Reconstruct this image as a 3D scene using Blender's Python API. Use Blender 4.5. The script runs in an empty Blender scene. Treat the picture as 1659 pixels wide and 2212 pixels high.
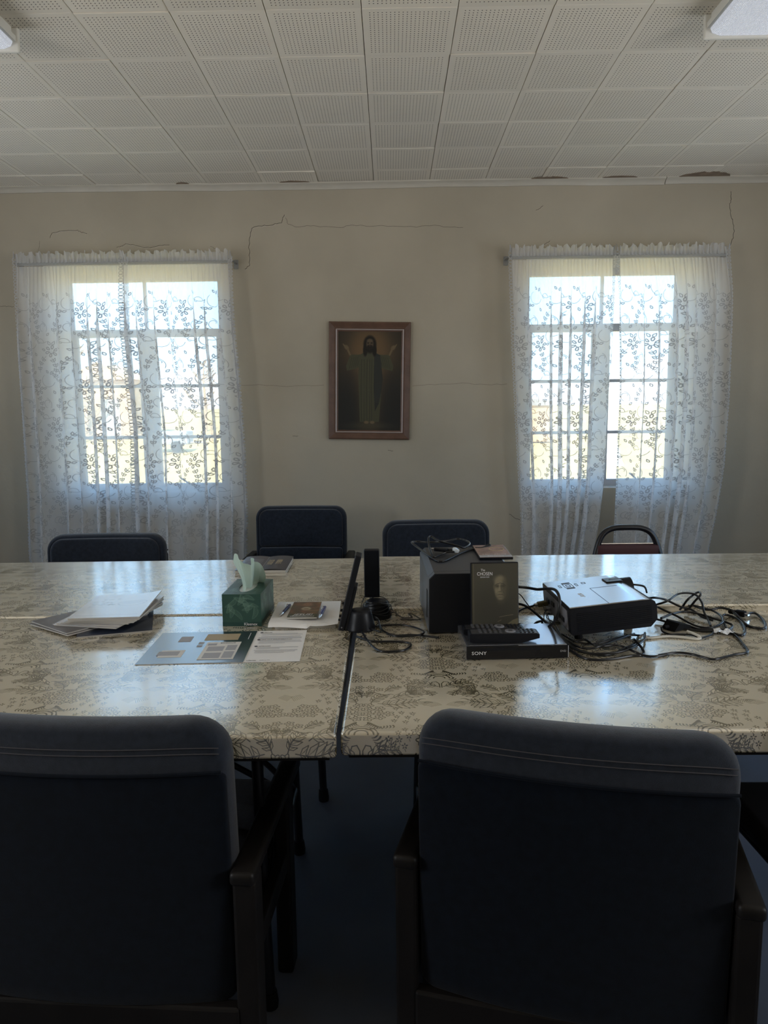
import bpy, bmesh, math, random
import numpy as np
from mathutils import Vector, Matrix, Euler

# ------------------------------------------------------------------ camera, sky, sun, lamps, exposure
S = bpy.context.scene
COL = S.collection
PI = math.pi
S.view_settings.view_transform = 'Standard'
S.view_settings.look = 'None'
S.view_settings.gamma = 1.0
S.view_settings.use_curve_mapping = False
S.view_settings.exposure = 0.0
S.cycles.use_denoising = True
S.cycles.max_bounces = 9
S.cycles.diffuse_bounces = 5
S.cycles.glossy_bounces = 4
S.cycles.transmission_bounces = 4
S.cycles.transparent_max_bounces = 24
S.cycles.caustics_reflective = False
S.cycles.caustics_refractive = False
S.cycles.sample_clamp_indirect = 4.0

CAM_Z = 1.3805
pitch, roll, yaw = 0.13165, -0.011356, -0.010406
fw = Vector((math.sin(yaw)*math.cos(pitch), math.cos(yaw)*math.cos(pitch), -math.sin(pitch)))
rt = Vector((math.cos(yaw), -math.sin(yaw), 0))
up = rt.cross(fw)
r2 = rt*math.cos(roll) + up*math.sin(roll)
u2 = -rt*math.sin(roll) + up*math.cos(roll)
cam = bpy.data.cameras.new('camera')
cam.sensor_fit = 'VERTICAL'; cam.sensor_height = 36.0; cam.lens = 36.0*1569.84/2212
cam.clip_start = .05; cam.clip_end = 1000
co = bpy.data.objects.new('camera', cam); COL.objects.link(co)
co.matrix_world = Matrix(((r2.x,u2.x,-fw.x,0),(r2.y,u2.y,-fw.y,0),(r2.z,u2.z,-fw.z,CAM_Z),(0,0,0,1)))
S.camera = co

w = bpy.data.worlds.new('sky'); S.world = w; w.use_nodes = True
nt = w.node_tree; nt.nodes.clear()
wo = nt.nodes.new('ShaderNodeOutputWorld'); bg = nt.nodes.new('ShaderNodeBackground')
tc = nt.nodes.new('ShaderNodeTexCoord'); sx = nt.nodes.new('ShaderNodeSeparateXYZ'); rp = nt.nodes.new('ShaderNodeValToRGB')
nt.links.new(tc.outputs['Generated'], sx.inputs[0]); nt.links.new(sx.outputs['Z'], rp.inputs[0])
rp.color_ramp.elements[0].position = 0.0; rp.color_ramp.elements[0].color = (.76,.87,1,1)
rp.color_ramp.elements[1].position = .2; rp.color_ramp.elements[1].color = (.31,.57,.88,1)
e = rp.color_ramp.elements.new(.06); e.color = (.50,.73,.96,1)
e = rp.color_ramp.elements.new(1.0); e.color = (.25,.48,.88,1)
nt.links.new(rp.outputs[0], bg.inputs[0]); bg.inputs[1].default_value = 5.2
nt.links.new(bg.outputs[0], wo.inputs[0])

sun = bpy.data.lights.new('sun', 'SUN'); sun.energy = 16.0; sun.angle = .01; sun.color = (1,.93,.82)
so = bpy.data.objects.new('sun', sun); COL.objects.link(so); so.rotation_euler = (math.radians(48), 0, 0)

def lamp(name, x, y, z, sx, sz, watts, face, tilt, color):
    """added fill light: an area lamp in a made-up opening of a side wall"""
    l = bpy.data.lights.new(name, 'AREA'); l.shape = 'RECTANGLE'; l.size = sx; l.size_y = sz
    l.energy = watts; l.color = color
    o = bpy.data.objects.new(name, l); COL.objects.link(o)
    d = Vector((face, 0, math.sin(tilt))).normalized()
    o.location = (x, y, z); o.rotation_euler = d.to_track_quat('-Z', 'Y').to_euler()
for ly, lw in ((3.35, 3), (.35, 58)):  # lamps added to brighten the room, a pair on each unseen side wall
    lamp('fill_lamp_left', -3.46, ly, 1.65, 1.0, 1.3, lw, 1, .85, (1,.93,.84))
    lamp('fill_lamp_right', 3.27, ly, 1.65, 1.0, 1.3, lw, -1, .85, (1,.93,.84))

# ------------------------------------------------------------------ helpers
random.seed(7)
class MB:
    def __init__(s): s.v=[]; s.f=[]; s.uv=[]; s.hasuv=False
    def add(s, vs, fs, uvs=None, M=None):
        b=len(s.v)
        if M is not None: vs=[tuple(M@Vector(p)) for p in vs]
        s.v += [tuple(p) for p in vs]
        s.f += [tuple(i+b for i in f) for f in fs]
        if uvs is not None: s.hasuv=True
        s.uv += list(uvs) if uvs is not None else [(p[0],p[1]) for p in vs]
        return s
    def box(s, c, d, bev=0, seg=2, M=None):
        bm=bmesh.new(); bmesh.ops.create_cube(bm,size=1)
        bmesh.ops.scale(bm,vec=d,verts=bm.verts)
        if bev: bmesh.ops.bevel(bm,geom=bm.edges[:],offset=bev,segments=seg,affect='EDGES',profile=.5)
        bmesh.ops.translate(bm,vec=c,verts=bm.verts)
        return s.bm(bm,M)
    def bm(s, bm, M=None):
        bm.verts.index_update()
        s.add([v.co[:] for v in bm.verts],[[v.index for v in f.verts] for f in bm.faces],M=M)
        bm.free(); return s
    def cyl(s, p0, p1, r0, r1=None, n=16, caps=True):
        r1=r0 if r1 is None else r1
        return s.rings([(Vector(p0),r0),(Vector(p1),r1)],n,caps)
    def rings(s, pr, n=16, caps=True):
        """(centre, radius) rings along a straight axis"""
        a=(pr[-1][0]-pr[0][0]).normalized(); t=a.orthogonal().normalized(); q=a.cross(t)
        vs=[];fs=[]
        for c,r in pr:
            for k in range(n):
                an=2*PI*k/n; vs.append(tuple(c+t*(r*math.cos(an))+q*(r*math.sin(an))))
        m=len(pr)
        for i in range(m-1):
            for k in range(n):
                k2=(k+1)%n; fs.append((i*n+k,i*n+k2,(i+1)*n+k2,(i+1)*n+k))
        if caps: fs.append(tuple(reversed(range(n)))); fs.append(tuple(range((m-1)*n,m*n)))
        return s.add(vs,fs)
    def tube(s, pts, r, n=8, closed=False, sm=4, flat=None):
        P=[Vector(p) for p in pts]
        if sm: P=catmull(P,sm,closed)
        m=len(P); vs=[];fs=[]; pt=None
        for i,p in enumerate(P):
            a=P[(i+1)%m] if (closed or i<m-1) else p; b=P[i-1] if (closed or i>0) else p
            d=(a-b)
            if d.length<1e-9: d=Vector((1,0,0))
            d.normalize()
            if pt is None: pt=Vector((0,0,1)); 
            t=(pt-d*pt.dot(d))
            if t.length<1e-4: t=d.orthogonal()
            t.normalize(); pt=t; q=d.cross(t)
            for k in range(n):
                an=2*PI*k/n
                ra=r if flat is None else r*flat
                vs.append(tuple(p+t*(ra*math.cos(an))+q*(r*math.sin(an))))
        for i in range(m if closed else m-1):
            j=(i+1)%m
            for k in range(n):
                k2=(k+1)%n; fs.append((i*n+k,i*n+k2,j*n+k2,j*n+k))
        if not closed: fs.append(tuple(reversed(range(n)))); fs.append(tuple(range((m-1)*n,m*n)))
        return s.add(vs,fs)
    def prism(s, poly, axis, a, b, M=None):
        """extrude a 2-D polygon along an axis from a to b; poly gives the two other coordinates in x,y,z order"""
        def pt(p,h): return {'x':(h,p[0],p[1]),'y':(p[0],h,p[1]),'z':(p[0],p[1],h)}[axis]
        n=len(poly); vs=[pt(p,a) for p in poly]+[pt(p,b) for p in poly]
        fs=[tuple(range(n)),tuple(reversed(range(n,2*n)))]+[(i,n+i,n+(i+1)%n,(i+1)%n) for i in range(n)]
        return s.add(vs,fs,M=M)
    def grid(s, nu, nv, fn, uvfn=None, M=None, flip=False):
        vs=[];uv=[];fs=[]
        for j in range(nv+1):
            for i in range(nu+1):
                vs.append(fn(i/nu,j/nv)); uv.append(uvfn(i/nu,j/nv) if uvfn else (i/nu,j/nv))
        for j in range(nv):
            for i in range(nu):
                a=j*(nu+1)+i; q=(a,a+1,a+nu+2,a+nu+1); fs.append(q[::-1] if flip else q)
        return s.add(vs,fs,uv,M)
    def slab(s, nu, nv, fn, th, uvfn=None):
        """a thin sheet with thickness th downwards (z)"""
        s.grid(nu,nv,fn,uvfn)
        s.grid(nu,nv,lambda u,v:(lambda p:(p[0],p[1],p[2]-th))(fn(u,v)),uvfn,flip=True)
        b=len(s.v)-2*(nu+1)*(nv+1); o=(nu+1)*(nv+1)
        ring=[i for i in range(nu+1)]+[j*(nu+1)+nu for j in range(1,nv+1)]+[nv*(nu+1)+i for i in range(nu-1,-1,-1)]+[j*(nu+1) for j in range(nv-1,0,-1)]
        for k in range(len(ring)):
            i,j=ring[k],ring[(k+1)%len(ring)]
            s.f.append((b+j,b+i,b+o+i,b+o+j))
        return s
    def mesh(s, name, m, smooth=False, ang=40):
        me=bpy.data.meshes.new(name); me.from_pydata(s.v,[],s.f)
        if s.hasuv:
            l=me.uv_layers.new(name='UVMap'); arr=np.zeros(len(me.loops)*2,np.float32)
            vi=np.zeros(len(me.loops),np.int32); me.loops.foreach_get('vertex_index',vi)
            arr=np.array(s.uv,np.float32)[vi].ravel(); l.data.foreach_set('uv',arr)
        for x in (m if isinstance(m,(list,tuple)) else [m]): me.materials.append(x)
        bm=bmesh.new(); bm.from_mesh(me); bmesh.ops.recalc_face_normals(bm,faces=bm.faces); bm.to_mesh(me); bm.free()
        if smooth:
            me.polygons.foreach_set('use_smooth',[True]*len(me.polygons))
            me.set_sharp_from_angle(angle=math.radians(ang))
        me.update(); return me
    def build(s, name, m, parent=None, smooth=False, ang=40):
        o=bpy.data.objects.new(name,s.mesh(name,m,smooth,ang)); COL.objects.link(o)
        if parent is not None: o.parent=parent
        return o
def catmull(P, k, closed=False):
    out=[]; n=len(P)
    for i in range(n if closed else n-1):
        if closed: a,b,c,d=P[i-1],P[i],P[(i+1)%n],P[(i+2)%n]
        else: a,b,c,d=P[max(i-1,0)],P[i],P[i+1],P[min(i+2,n-1)]
        for j in range(k):
            t=j/k
            out.append(.5*((2*b)+(c-a)*t+(2*a-5*b+4*c-d)*t*t+(3*b-a-3*c+d)*t**3))
    if not closed: out.append(P[-1])
    return out
def tag(o, label=None, cat=None, group=None, kind=None):
    for k,v in (('label',label),('category',cat),('group',group),('kind',kind)):
        if v: o[k]=v
    return o
def thing(name, label, cat, loc=(0,0,0), rz=0, group=None):
    o=bpy.data.objects.new(name,None); COL.objects.link(o); o.empty_display_size=.05
    o.location=loc; o.rotation_euler=(0,0,rz)
    return tag(o,label,cat,group)
def copy_tree(o, parent=None, mats=None):
    c=o.copy(); COL.objects.link(c); c.parent=parent
    for ch in o.children: copy_tree(ch,c)
    return c
def R3(x=0,y=0,z=0): return Euler((x,y,z)).to_matrix().to_4x4()
def T3(x,y,z): return Matrix.Translation((x,y,z))
def txt(name, body, size, m, parent, M, ext=.0002, align='LEFT', space=1.0, sx=1.0):
    c=bpy.data.curves.new(name,'FONT'); c.body=body; c.size=size; c.extrude=ext; c.align_x=align; c.space_character=space; c.resolution_u=3
    t=bpy.data.objects.new(name,c); COL.objects.link(t)
    me=bpy.data.meshes.new_from_object(t.evaluated_get(bpy.context.evaluated_depsgraph_get()))
    bpy.data.objects.remove(t); bpy.data.curves.remove(c)
    me.materials.clear(); me.materials.append(m)
    o=bpy.data.objects.new(name,me); COL.objects.link(o)
    o.parent=parent; me.transform(M@Matrix.Diagonal((sx,1,1,1)))
    return o

# ------------------------------------------------------------------ materials
def mat(name, col, rough=.5, metal=0, spec=.5, var=None, bump=None, sheen=0, coat=0, coat_r=.1, trans=0, var2=None):
    m=bpy.data.materials.new(name); m.use_nodes=True; nt=m.node_tree; b=nt.nodes['Principled BSDF']
    b.inputs['Base Color'].default_value=(*col,1); b.inputs['Roughness'].default_value=rough; b.inputs['Metallic'].default_value=metal
    b.inputs['Specular IOR Level'].default_value=spec
    if sheen: b.inputs['Sheen Weight'].default_value=sheen; b.inputs['Sheen Roughness'].default_value=.5
    if coat: b.inputs['Coat Weight'].default_value=coat; b.inputs['Coat Roughness'].default_value=coat_r
    if trans: b.inputs['Transmission Weight'].default_value=trans
    tc=nt.nodes.new('ShaderNodeTexCoord')
    if var:
        n=nt.nodes.new('ShaderNodeTexNoise'); n.inputs['Scale'].default_value=var[0]; n.inputs['Detail'].default_value=5
        nt.links.new(tc.outputs['Object'],n.inputs['Vector'])
        mx=nt.nodes.new('ShaderNodeMixRGB'); mx.blend_type='MULTIPLY'; mx.inputs['Fac'].default_value=1
        r=nt.nodes.new('ShaderNodeMapRange'); r.inputs['From Min'].default_value=.3; r.inputs['From Max'].default_value=.7
        r.inputs['To Min'].default_value=1-var[1]; r.inputs['To Max'].default_value=1+var[1]*.5
        nt.links.new(n.outputs['Fac'],r.inputs['Value'])
        mx.inputs['Color1'].default_value=(*col,1); nt.links.new(r.outputs[0],mx.inputs['Color2']); nt.links.new(mx.outputs[0],b.inputs['Base Color'])
    if bump:
        n=nt.nodes.new('ShaderNodeTexNoise'); n.inputs['Scale'].default_value=bump[0]; n.inputs['Detail'].default_value=4
        nt.links.new(tc.outputs['Object'],n.inputs['Vector'])
        bp=nt.nodes.new('ShaderNodeBump'); bp.inputs['Strength'].default_value=bump[1]; bp.inputs['Distance'].default_value=bump[2]
        nt.links.new(n.outputs['Fac'],bp.inputs['Height']); nt.links.new(bp.outputs[0],b.inputs['Normal'])
    return m
def M_(m, op, a, b=None, c=None):
    n=m.node_tree.nodes.new('ShaderNodeMath'); n.operation=op
    for i,x in enumerate((a,b,c)):
        if x is None: continue
        if isinstance(x,(int,float)): n.inputs[i].default_value=x
        else: m.node_tree.links.new(x,n.inputs[i])
    return n.outputs[0]

def tile_material():
    m=mat('perforated_tile',(.62,.58,.5),.85,spec=.2); nt=m.node_tree; b=nt.nodes['Principled BSDF']; L=nt.links.new
    tc=nt.nodes.new('ShaderNodeTexCoord'); sp=nt.nodes.new('ShaderNodeSeparateXYZ'); L(tc.outputs['Object'],sp.inputs[0])
    P=.0163; half=.0163*10
    def cell(o):
        q=M_(m,'DIVIDE',M_(m,'ADD',o,half),P); return M_(m,'SUBTRACT',M_(m,'FRACT',q),.5)
    cx,cy=cell(sp.outputs['X']),cell(sp.outputs['Y'])
    d=M_(m,'SQRT',M_(m,'ADD',M_(m,'MULTIPLY',cx,cx),M_(m,'MULTIPLY',cy,cy)))
    hole=M_(m,'LESS_THAN',d,.155)
    inx=M_(m,'LESS_THAN',M_(m,'ABSOLUTE',sp.outputs['X']),half); iny=M_(m,'LESS_THAN',M_(m,'ABSOLUTE',sp.outputs['Y']),half)
    under=M_(m,'LESS_THAN',sp.outputs['Z'],-.001)
    h=M_(m,'MULTIPLY',M_(m,'MULTIPLY',hole,under),M_(m,'MULTIPLY',inx,iny))
    oi=nt.nodes.new('ShaderNodeObjectInfo')
    n=nt.nodes.new('ShaderNodeTexNoise'); n.inputs['Scale'].default_value=3; n.inputs['Detail'].default_value=4; L(tc.outputs['Object'],n.inputs['Vector'])
    r=M_(m,'ADD',M_(m,'MULTIPLY',oi.outputs['Random'],.07),M_(m,'MULTIPLY',n.outputs['Fac'],.12))
    r=M_(m,'ADD',r,.87)
    mx=nt.nodes.new('ShaderNodeMixRGB'); mx.blend_type='MULTIPLY'; mx.inputs[0].default_value=1; mx.inputs[1].default_value=(.74,.69,.60,1); L(r,mx.inputs[2])
    m2=nt.nodes.new('ShaderNodeMixRGB'); L(h,m2.inputs[0]); L(mx.outputs[0],m2.inputs[1]); m2.inputs[2].default_value=(.03,.026,.022,1)
    L(m2.outputs[0],b.inputs['Base Color'])
    n2=nt.nodes.new('ShaderNodeTexNoise'); n2.inputs['Scale'].default_value=180; L(tc.outputs['Object'],n2.inputs['Vector'])
    bp=nt.nodes.new('ShaderNodeBump'); bp.inputs['Strength'].default_value=.25; bp.inputs['Distance'].default_value=.002; L(n2.outputs[0],bp.inputs['Height']); L(bp.outputs[0],b.inputs['Normal'])
    return m

# ------------------------------------------------------------------ drawn prints (made here, node materials use them)
class Canvas:
    def __init__(s,w,h,bgc): s.w=w;s.h=h;s.a=np.empty((h,w,3),np.float32); s.a[:]=bgc; s.sc=1.0; s.ox=0; s.oy=0; s.mir=1
    def P(s,p): return (s.ox+s.mir*p[0]*s.sc, s.oy+p[1]*s.sc)
    def blendbox(s,x0,x1,y0,y1,cov_fn,col,wrap):
        x0=int(math.floor(x0));x1=int(math.ceil(x1));y0=int(math.floor(y0));y1=int(math.ceil(y1))
        if not wrap: x0=max(x0,0);y0=max(y0,0);x1=min(x1,s.w-1);y1=min(y1,s.h-1)
        if x1<x0 or y1<y0: return
        X,Y=np.meshgrid(np.arange(x0,x1+1),np.arange(y0,y1+1))
        c=cov_fn(X.astype(np.float32),Y.astype(np.float32))[...,None]
        if wrap:
            ix=np.ix_(np.arange(y0,y1+1)%s.h,np.arange(x0,x1+1)%s.w)
            s.a[ix]=s.a[ix]*(1-c)+np.array(col,np.float32)*c
        else:
            v=s.a[y0:y1+1,x0:x1+1]; v[:]=v*(1-c)+np.array(col,np.float32)*c
    wrap=False
    def stroke(s,pts,wd,col,al=1.0,taper=False):
        q=[s.P(p) for p in pts]; wd=wd*s.sc; n=len(q)-1
        for i in range(n):
            (ax,ay),(bx,by)=q[i],q[i+1]; r=max(wd*(1-(i+.5)/n*.75 if taper else 1)/2,.35)
            def cov(X,Y):
                dx,dy=bx-ax,by-ay; l=dx*dx+dy*dy+1e-9
                t=np.clip(((X-ax)*dx+(Y-ay)*dy)/l,0,1)
                return np.clip(r+.5-np.hypot(X-ax-t*dx,Y-ay-t*dy),0,1)*al
            s.blendbox(min(ax,bx)-r-1,max(ax,bx)+r+1,min(ay,by)-r-1,max(ay,by)+r+1,cov,col,s.wrap)
    def poly(s,pts,col,al=1.0):
        q=[s.P(p) for p in pts]; xs=[p[0] for p in q]; ys=[p[1] for p in q]
        def cov(X,Y):
            acc=np.zeros(X.shape,np.float32)
            for ox,oy in ((-.25,-.25),(.25,-.25),(-.25,.25),(.25,.25)):
                ins=np.zeros(X.shape,bool)
                for i in range(len(q)):
                    (ax,ay),(bx,by)=q[i-1],q[i]
                    if ay==by: continue
                    c=((ay>Y+oy)!=(by>Y+oy))&(X+ox<(bx-ax)*(Y+oy-ay)/(by-ay)+ax); ins^=c
                acc+=ins
            return acc/4*al
        s.blendbox(min(xs)-1,max(xs)+1,min(ys)-1,max(ys)+1,cov,col,s.wrap)
    def blob(s,c,rx,ry,col,al=1.0,soft=.5,rot=0):
        """soft ellipse"""
        cx,cy=s.P(c); rx*=s.sc; ry*=s.sc; R=max(rx,ry)*(1+soft); ca,sa=math.cos(rot*s.mir),math.sin(rot*s.mir)
        def cov(X,Y):
            u=(X-cx)*ca+(Y-cy)*sa; v=-(X-cx)*sa+(Y-cy)*ca
            d=np.sqrt((u/rx)**2+(v/ry)**2); t=np.clip((1+soft-d)/(2*soft+1e-3),0,1); return t*t*(3-2*t)*al
        s.blendbox(cx-R,cx+R,cy-R,cy+R,cov,col,s.wrap)
    def image(s,name,data=False):
        im=bpy.data.images.new(name,s.w,s.h)
        if data: im.colorspace_settings.name='Non-Color'
        px=np.ones((s.h,s.w,4),np.float32); px[...,:3]=np.clip(s.a,0,1); im.pixels.foreach_set(px.ravel()); im.update(); return im
def arc(cx,cy,r,a0,a1,n=10,ry=None): return [(cx+r*math.cos(a0+(a1-a0)*i/n),cy+(ry or r)*math.sin(a0+(a1-a0)*i/n)) for i in range(n+1)]
def curl(x,y,r,a,turn,n=18): # spiral that closes in
    return [(x+r*(1-.85*i/n)*math.cos(a+turn*i/n),y+r*(1-.85*i/n)*math.sin(a+turn*i/n)) for i in range(n+1)]
def leafpts(x,y,l,wd,a,n=7):
    ca,sa=math.cos(a),math.sin(a); up=[(l*i/n,wd*math.sin(PI*(i/n)**.8)) for i in range(n+1)]
    pl=up+[(p[0],-p[1]) for p in reversed(up)]
    return [(x+p[0]*ca-p[1]*sa,y+p[0]*sa+p[1]*ca) for p in pl]
def petals(x,y,r,n,a0=0,inner=.35,m=9):
    out=[]
    for k in range(n):
        a=a0+2*PI*k/n; out.append([(x+(inner*r+(r-inner*r)*(.5-.5*math.cos(2*PI*i/m)))*math.cos(a+.36*2.6/n*math.sin(2*PI*i/m)*1.6),
                                   y+(inner*r+(r-inner*r)*(.5-.5*math.cos(2*PI*i/m)))*math.sin(a+.36*2.6/n*math.sin(2*PI*i/m)*1.6)) for i in range(m+1)])
    return out
def img_mat(name, im, rough=.5, spec=.5, coat=0, coat_r=.1, ext='EXTEND', bump=None, scale=None):
    m=mat(name,(1,1,1),rough,spec=spec,coat=coat,coat_r=coat_r,bump=bump); nt=m.node_tree; b=nt.nodes['Principled BSDF']
    t=nt.nodes.new('ShaderNodeTexImage'); t.image=im; t.extension=ext
    u=nt.nodes.new('ShaderNodeUVMap'); src=u.outputs[0]
    if scale:
        mp=nt.nodes.new('ShaderNodeMapping'); mp.inputs['Scale'].default_value=(*scale,1); nt.links.new(src,mp.inputs[0]); src=mp.outputs[0]
    nt.links.new(src,t.inputs[0]); nt.links.new(t.outputs[0],b.inputs['Base Color']); return m

# ------------------------------------------------------------------ drawn patterns
def make_lace():
    W,H=1000,1800; base=.70
    c=Canvas(W,H,(base,)*3); c.sc=8.0
    rnd=random.Random(3)
    # fine woven net
    Y,X=np.mgrid[0:H,0:W].astype(np.float32)
    c.a+= (.05*np.sin(X*1.9)*np.sin(Y*1.9))[...,None]
    hi=.97; mid=.74
    def flower(x,y,r,a0=.3):
        for p in petals(x,y,r,6,a0): c.poly(p,(mid,)*3); c.stroke(p+[p[0]],.62,(hi,)*3)
        c.blob((x,y),r*.33,r*.33,(.72,)*3,1,.15); c.stroke(arc(x,y-.1,r*.34,PI,2*PI,8),.5,(hi,)*3)
        for k in range(7): c.blob((x+.5*math.cos(k*.9),y+.5*math.sin(k*.9)),.14,.14,(hi,)*3,1,.2)
    def leaf(x,y,l,a):
        p=leafpts(x,y,l,l*.27,a); c.poly(p,(mid+.02,)*3); c.stroke(p+[p[0]],.46,(hi,)*3)
    def sprig(x0,y0,x1,y1,bend,n):
        pts=[]
        for i in range(13):
            t=i/12; pts.append((x0+(x1-x0)*t+bend*math.sin(PI*t),y0+(y1-y0)*t))
        c.stroke(pts,.36,(.95,)*3)
        for k in range(n):
            i=int((k+.7)/n*11); (ax,ay),(bx,by)=pts[i],pts[i+1]; a=math.atan2(by-ay,bx-ax)
            leaf(ax,ay,2.3,a+.75); leaf(ax,ay,2.3,a-.75)
    def unit(x,y):
        c.ox=x*8; c.oy=y*8
        flower(0,0,3.9); leaf(-.6,4.2,2.8,2.1); leaf(.6,4.2,2.8,.95); leaf(-4.2,.6,2.3,2.7); leaf(4.2,.4,2.3,.3)
        sprig(.2,-18,0,-4.6,2.2,4)
        sprig(-9,-14,-3.6,-3.2,-2.0,3)
        c.stroke(curl(7,-9,3.6,PI*1.4,-4.6),.38,(.95,)*3); c.stroke(arc(4.2,-10.5,5,-.4,1.2,8),.36,(.95,)*3)
        c.stroke(curl(-8,6,3.2,0,4.8),.38,(.95,)*3); c.stroke(arc(-6,11,5.5,PI*.9,PI*1.7,9),.36,(.95,)*3)
        c.stroke(arc(8,6,4.4,PI*.7,PI*1.9,10),.38,(.95,)*3); leaf(10,10,2.2,1.2); leaf(8.4,11,2.2,2.2); leaf(-11,-3,2.2,2); leaf(9,-15,2.2,.8)
    for j in range(0,6):
        for i in range(0,7):
            unit(2+i*23+(0 if j%2 else 11.5),62+j*25.5)
    # deep border of large roses and scrolls
    c.ox=c.oy=0
    for i in range(6):
        x=4+i*23
        for (dx,y,r) in ((0,16,5.2),(10,26,5.6),(3,38,4.4),(14,10,4.2),(17,40,4)):
            flower(x+dx,y,r,.1*i)
            for p in petals(x+dx,y,r*.62,5,.5): c.stroke(p+[p[0]],.4,(hi,)*3)
        for (dx,y,a) in ((5,6,.5),(-4,24,2.2),(6,32,.9),(16,18,1.4),(13,34,2.4),(-3,44,1.2),(8,46,.4)):
            leaf(x+dx,y,4,a); leaf(x+dx,y,4,a+.9)
        c.stroke(curl(x+7,47,4.5,0,5),.5,(.93,)*3); c.stroke(curl(x-4,33,3.6,2,-5),.5,(.93,)*3)
    c.blob((62,24),70,26,(.8,)*3,.35,.3)
    c.a[1756:1776]=.22; c.a[1776:]=np.maximum(c.a[1776:],.78)   # thin sleeve over the rod, gathered heading above
    # looped edging on both sides, see-through outside the loops
    for sd in (0,1):
        e=c.a[:, :40] if sd==0 else c.a[:, -40:]
        e[:]=.03
        y=0; cx=2.4 if sd==0 else 122.6; d=1 if sd==0 else -1
        while y<225:
            for dy in (0,2.1):
                c.stroke([(cx+d*2.3,y+dy+.95)]+[(cx+d*.1+2.0*math.cos(t),y+dy+.95+.95*math.sin(t)) for t in np.linspace(0,2*PI,13)],.5,(.97,)*3)
            c.stroke([(cx+d*2.4,y),(cx+d*2.4,y+4.7)],.55,(.95,)*3)
            y+=4.7
    return c.image('lace_pattern',True)

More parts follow.
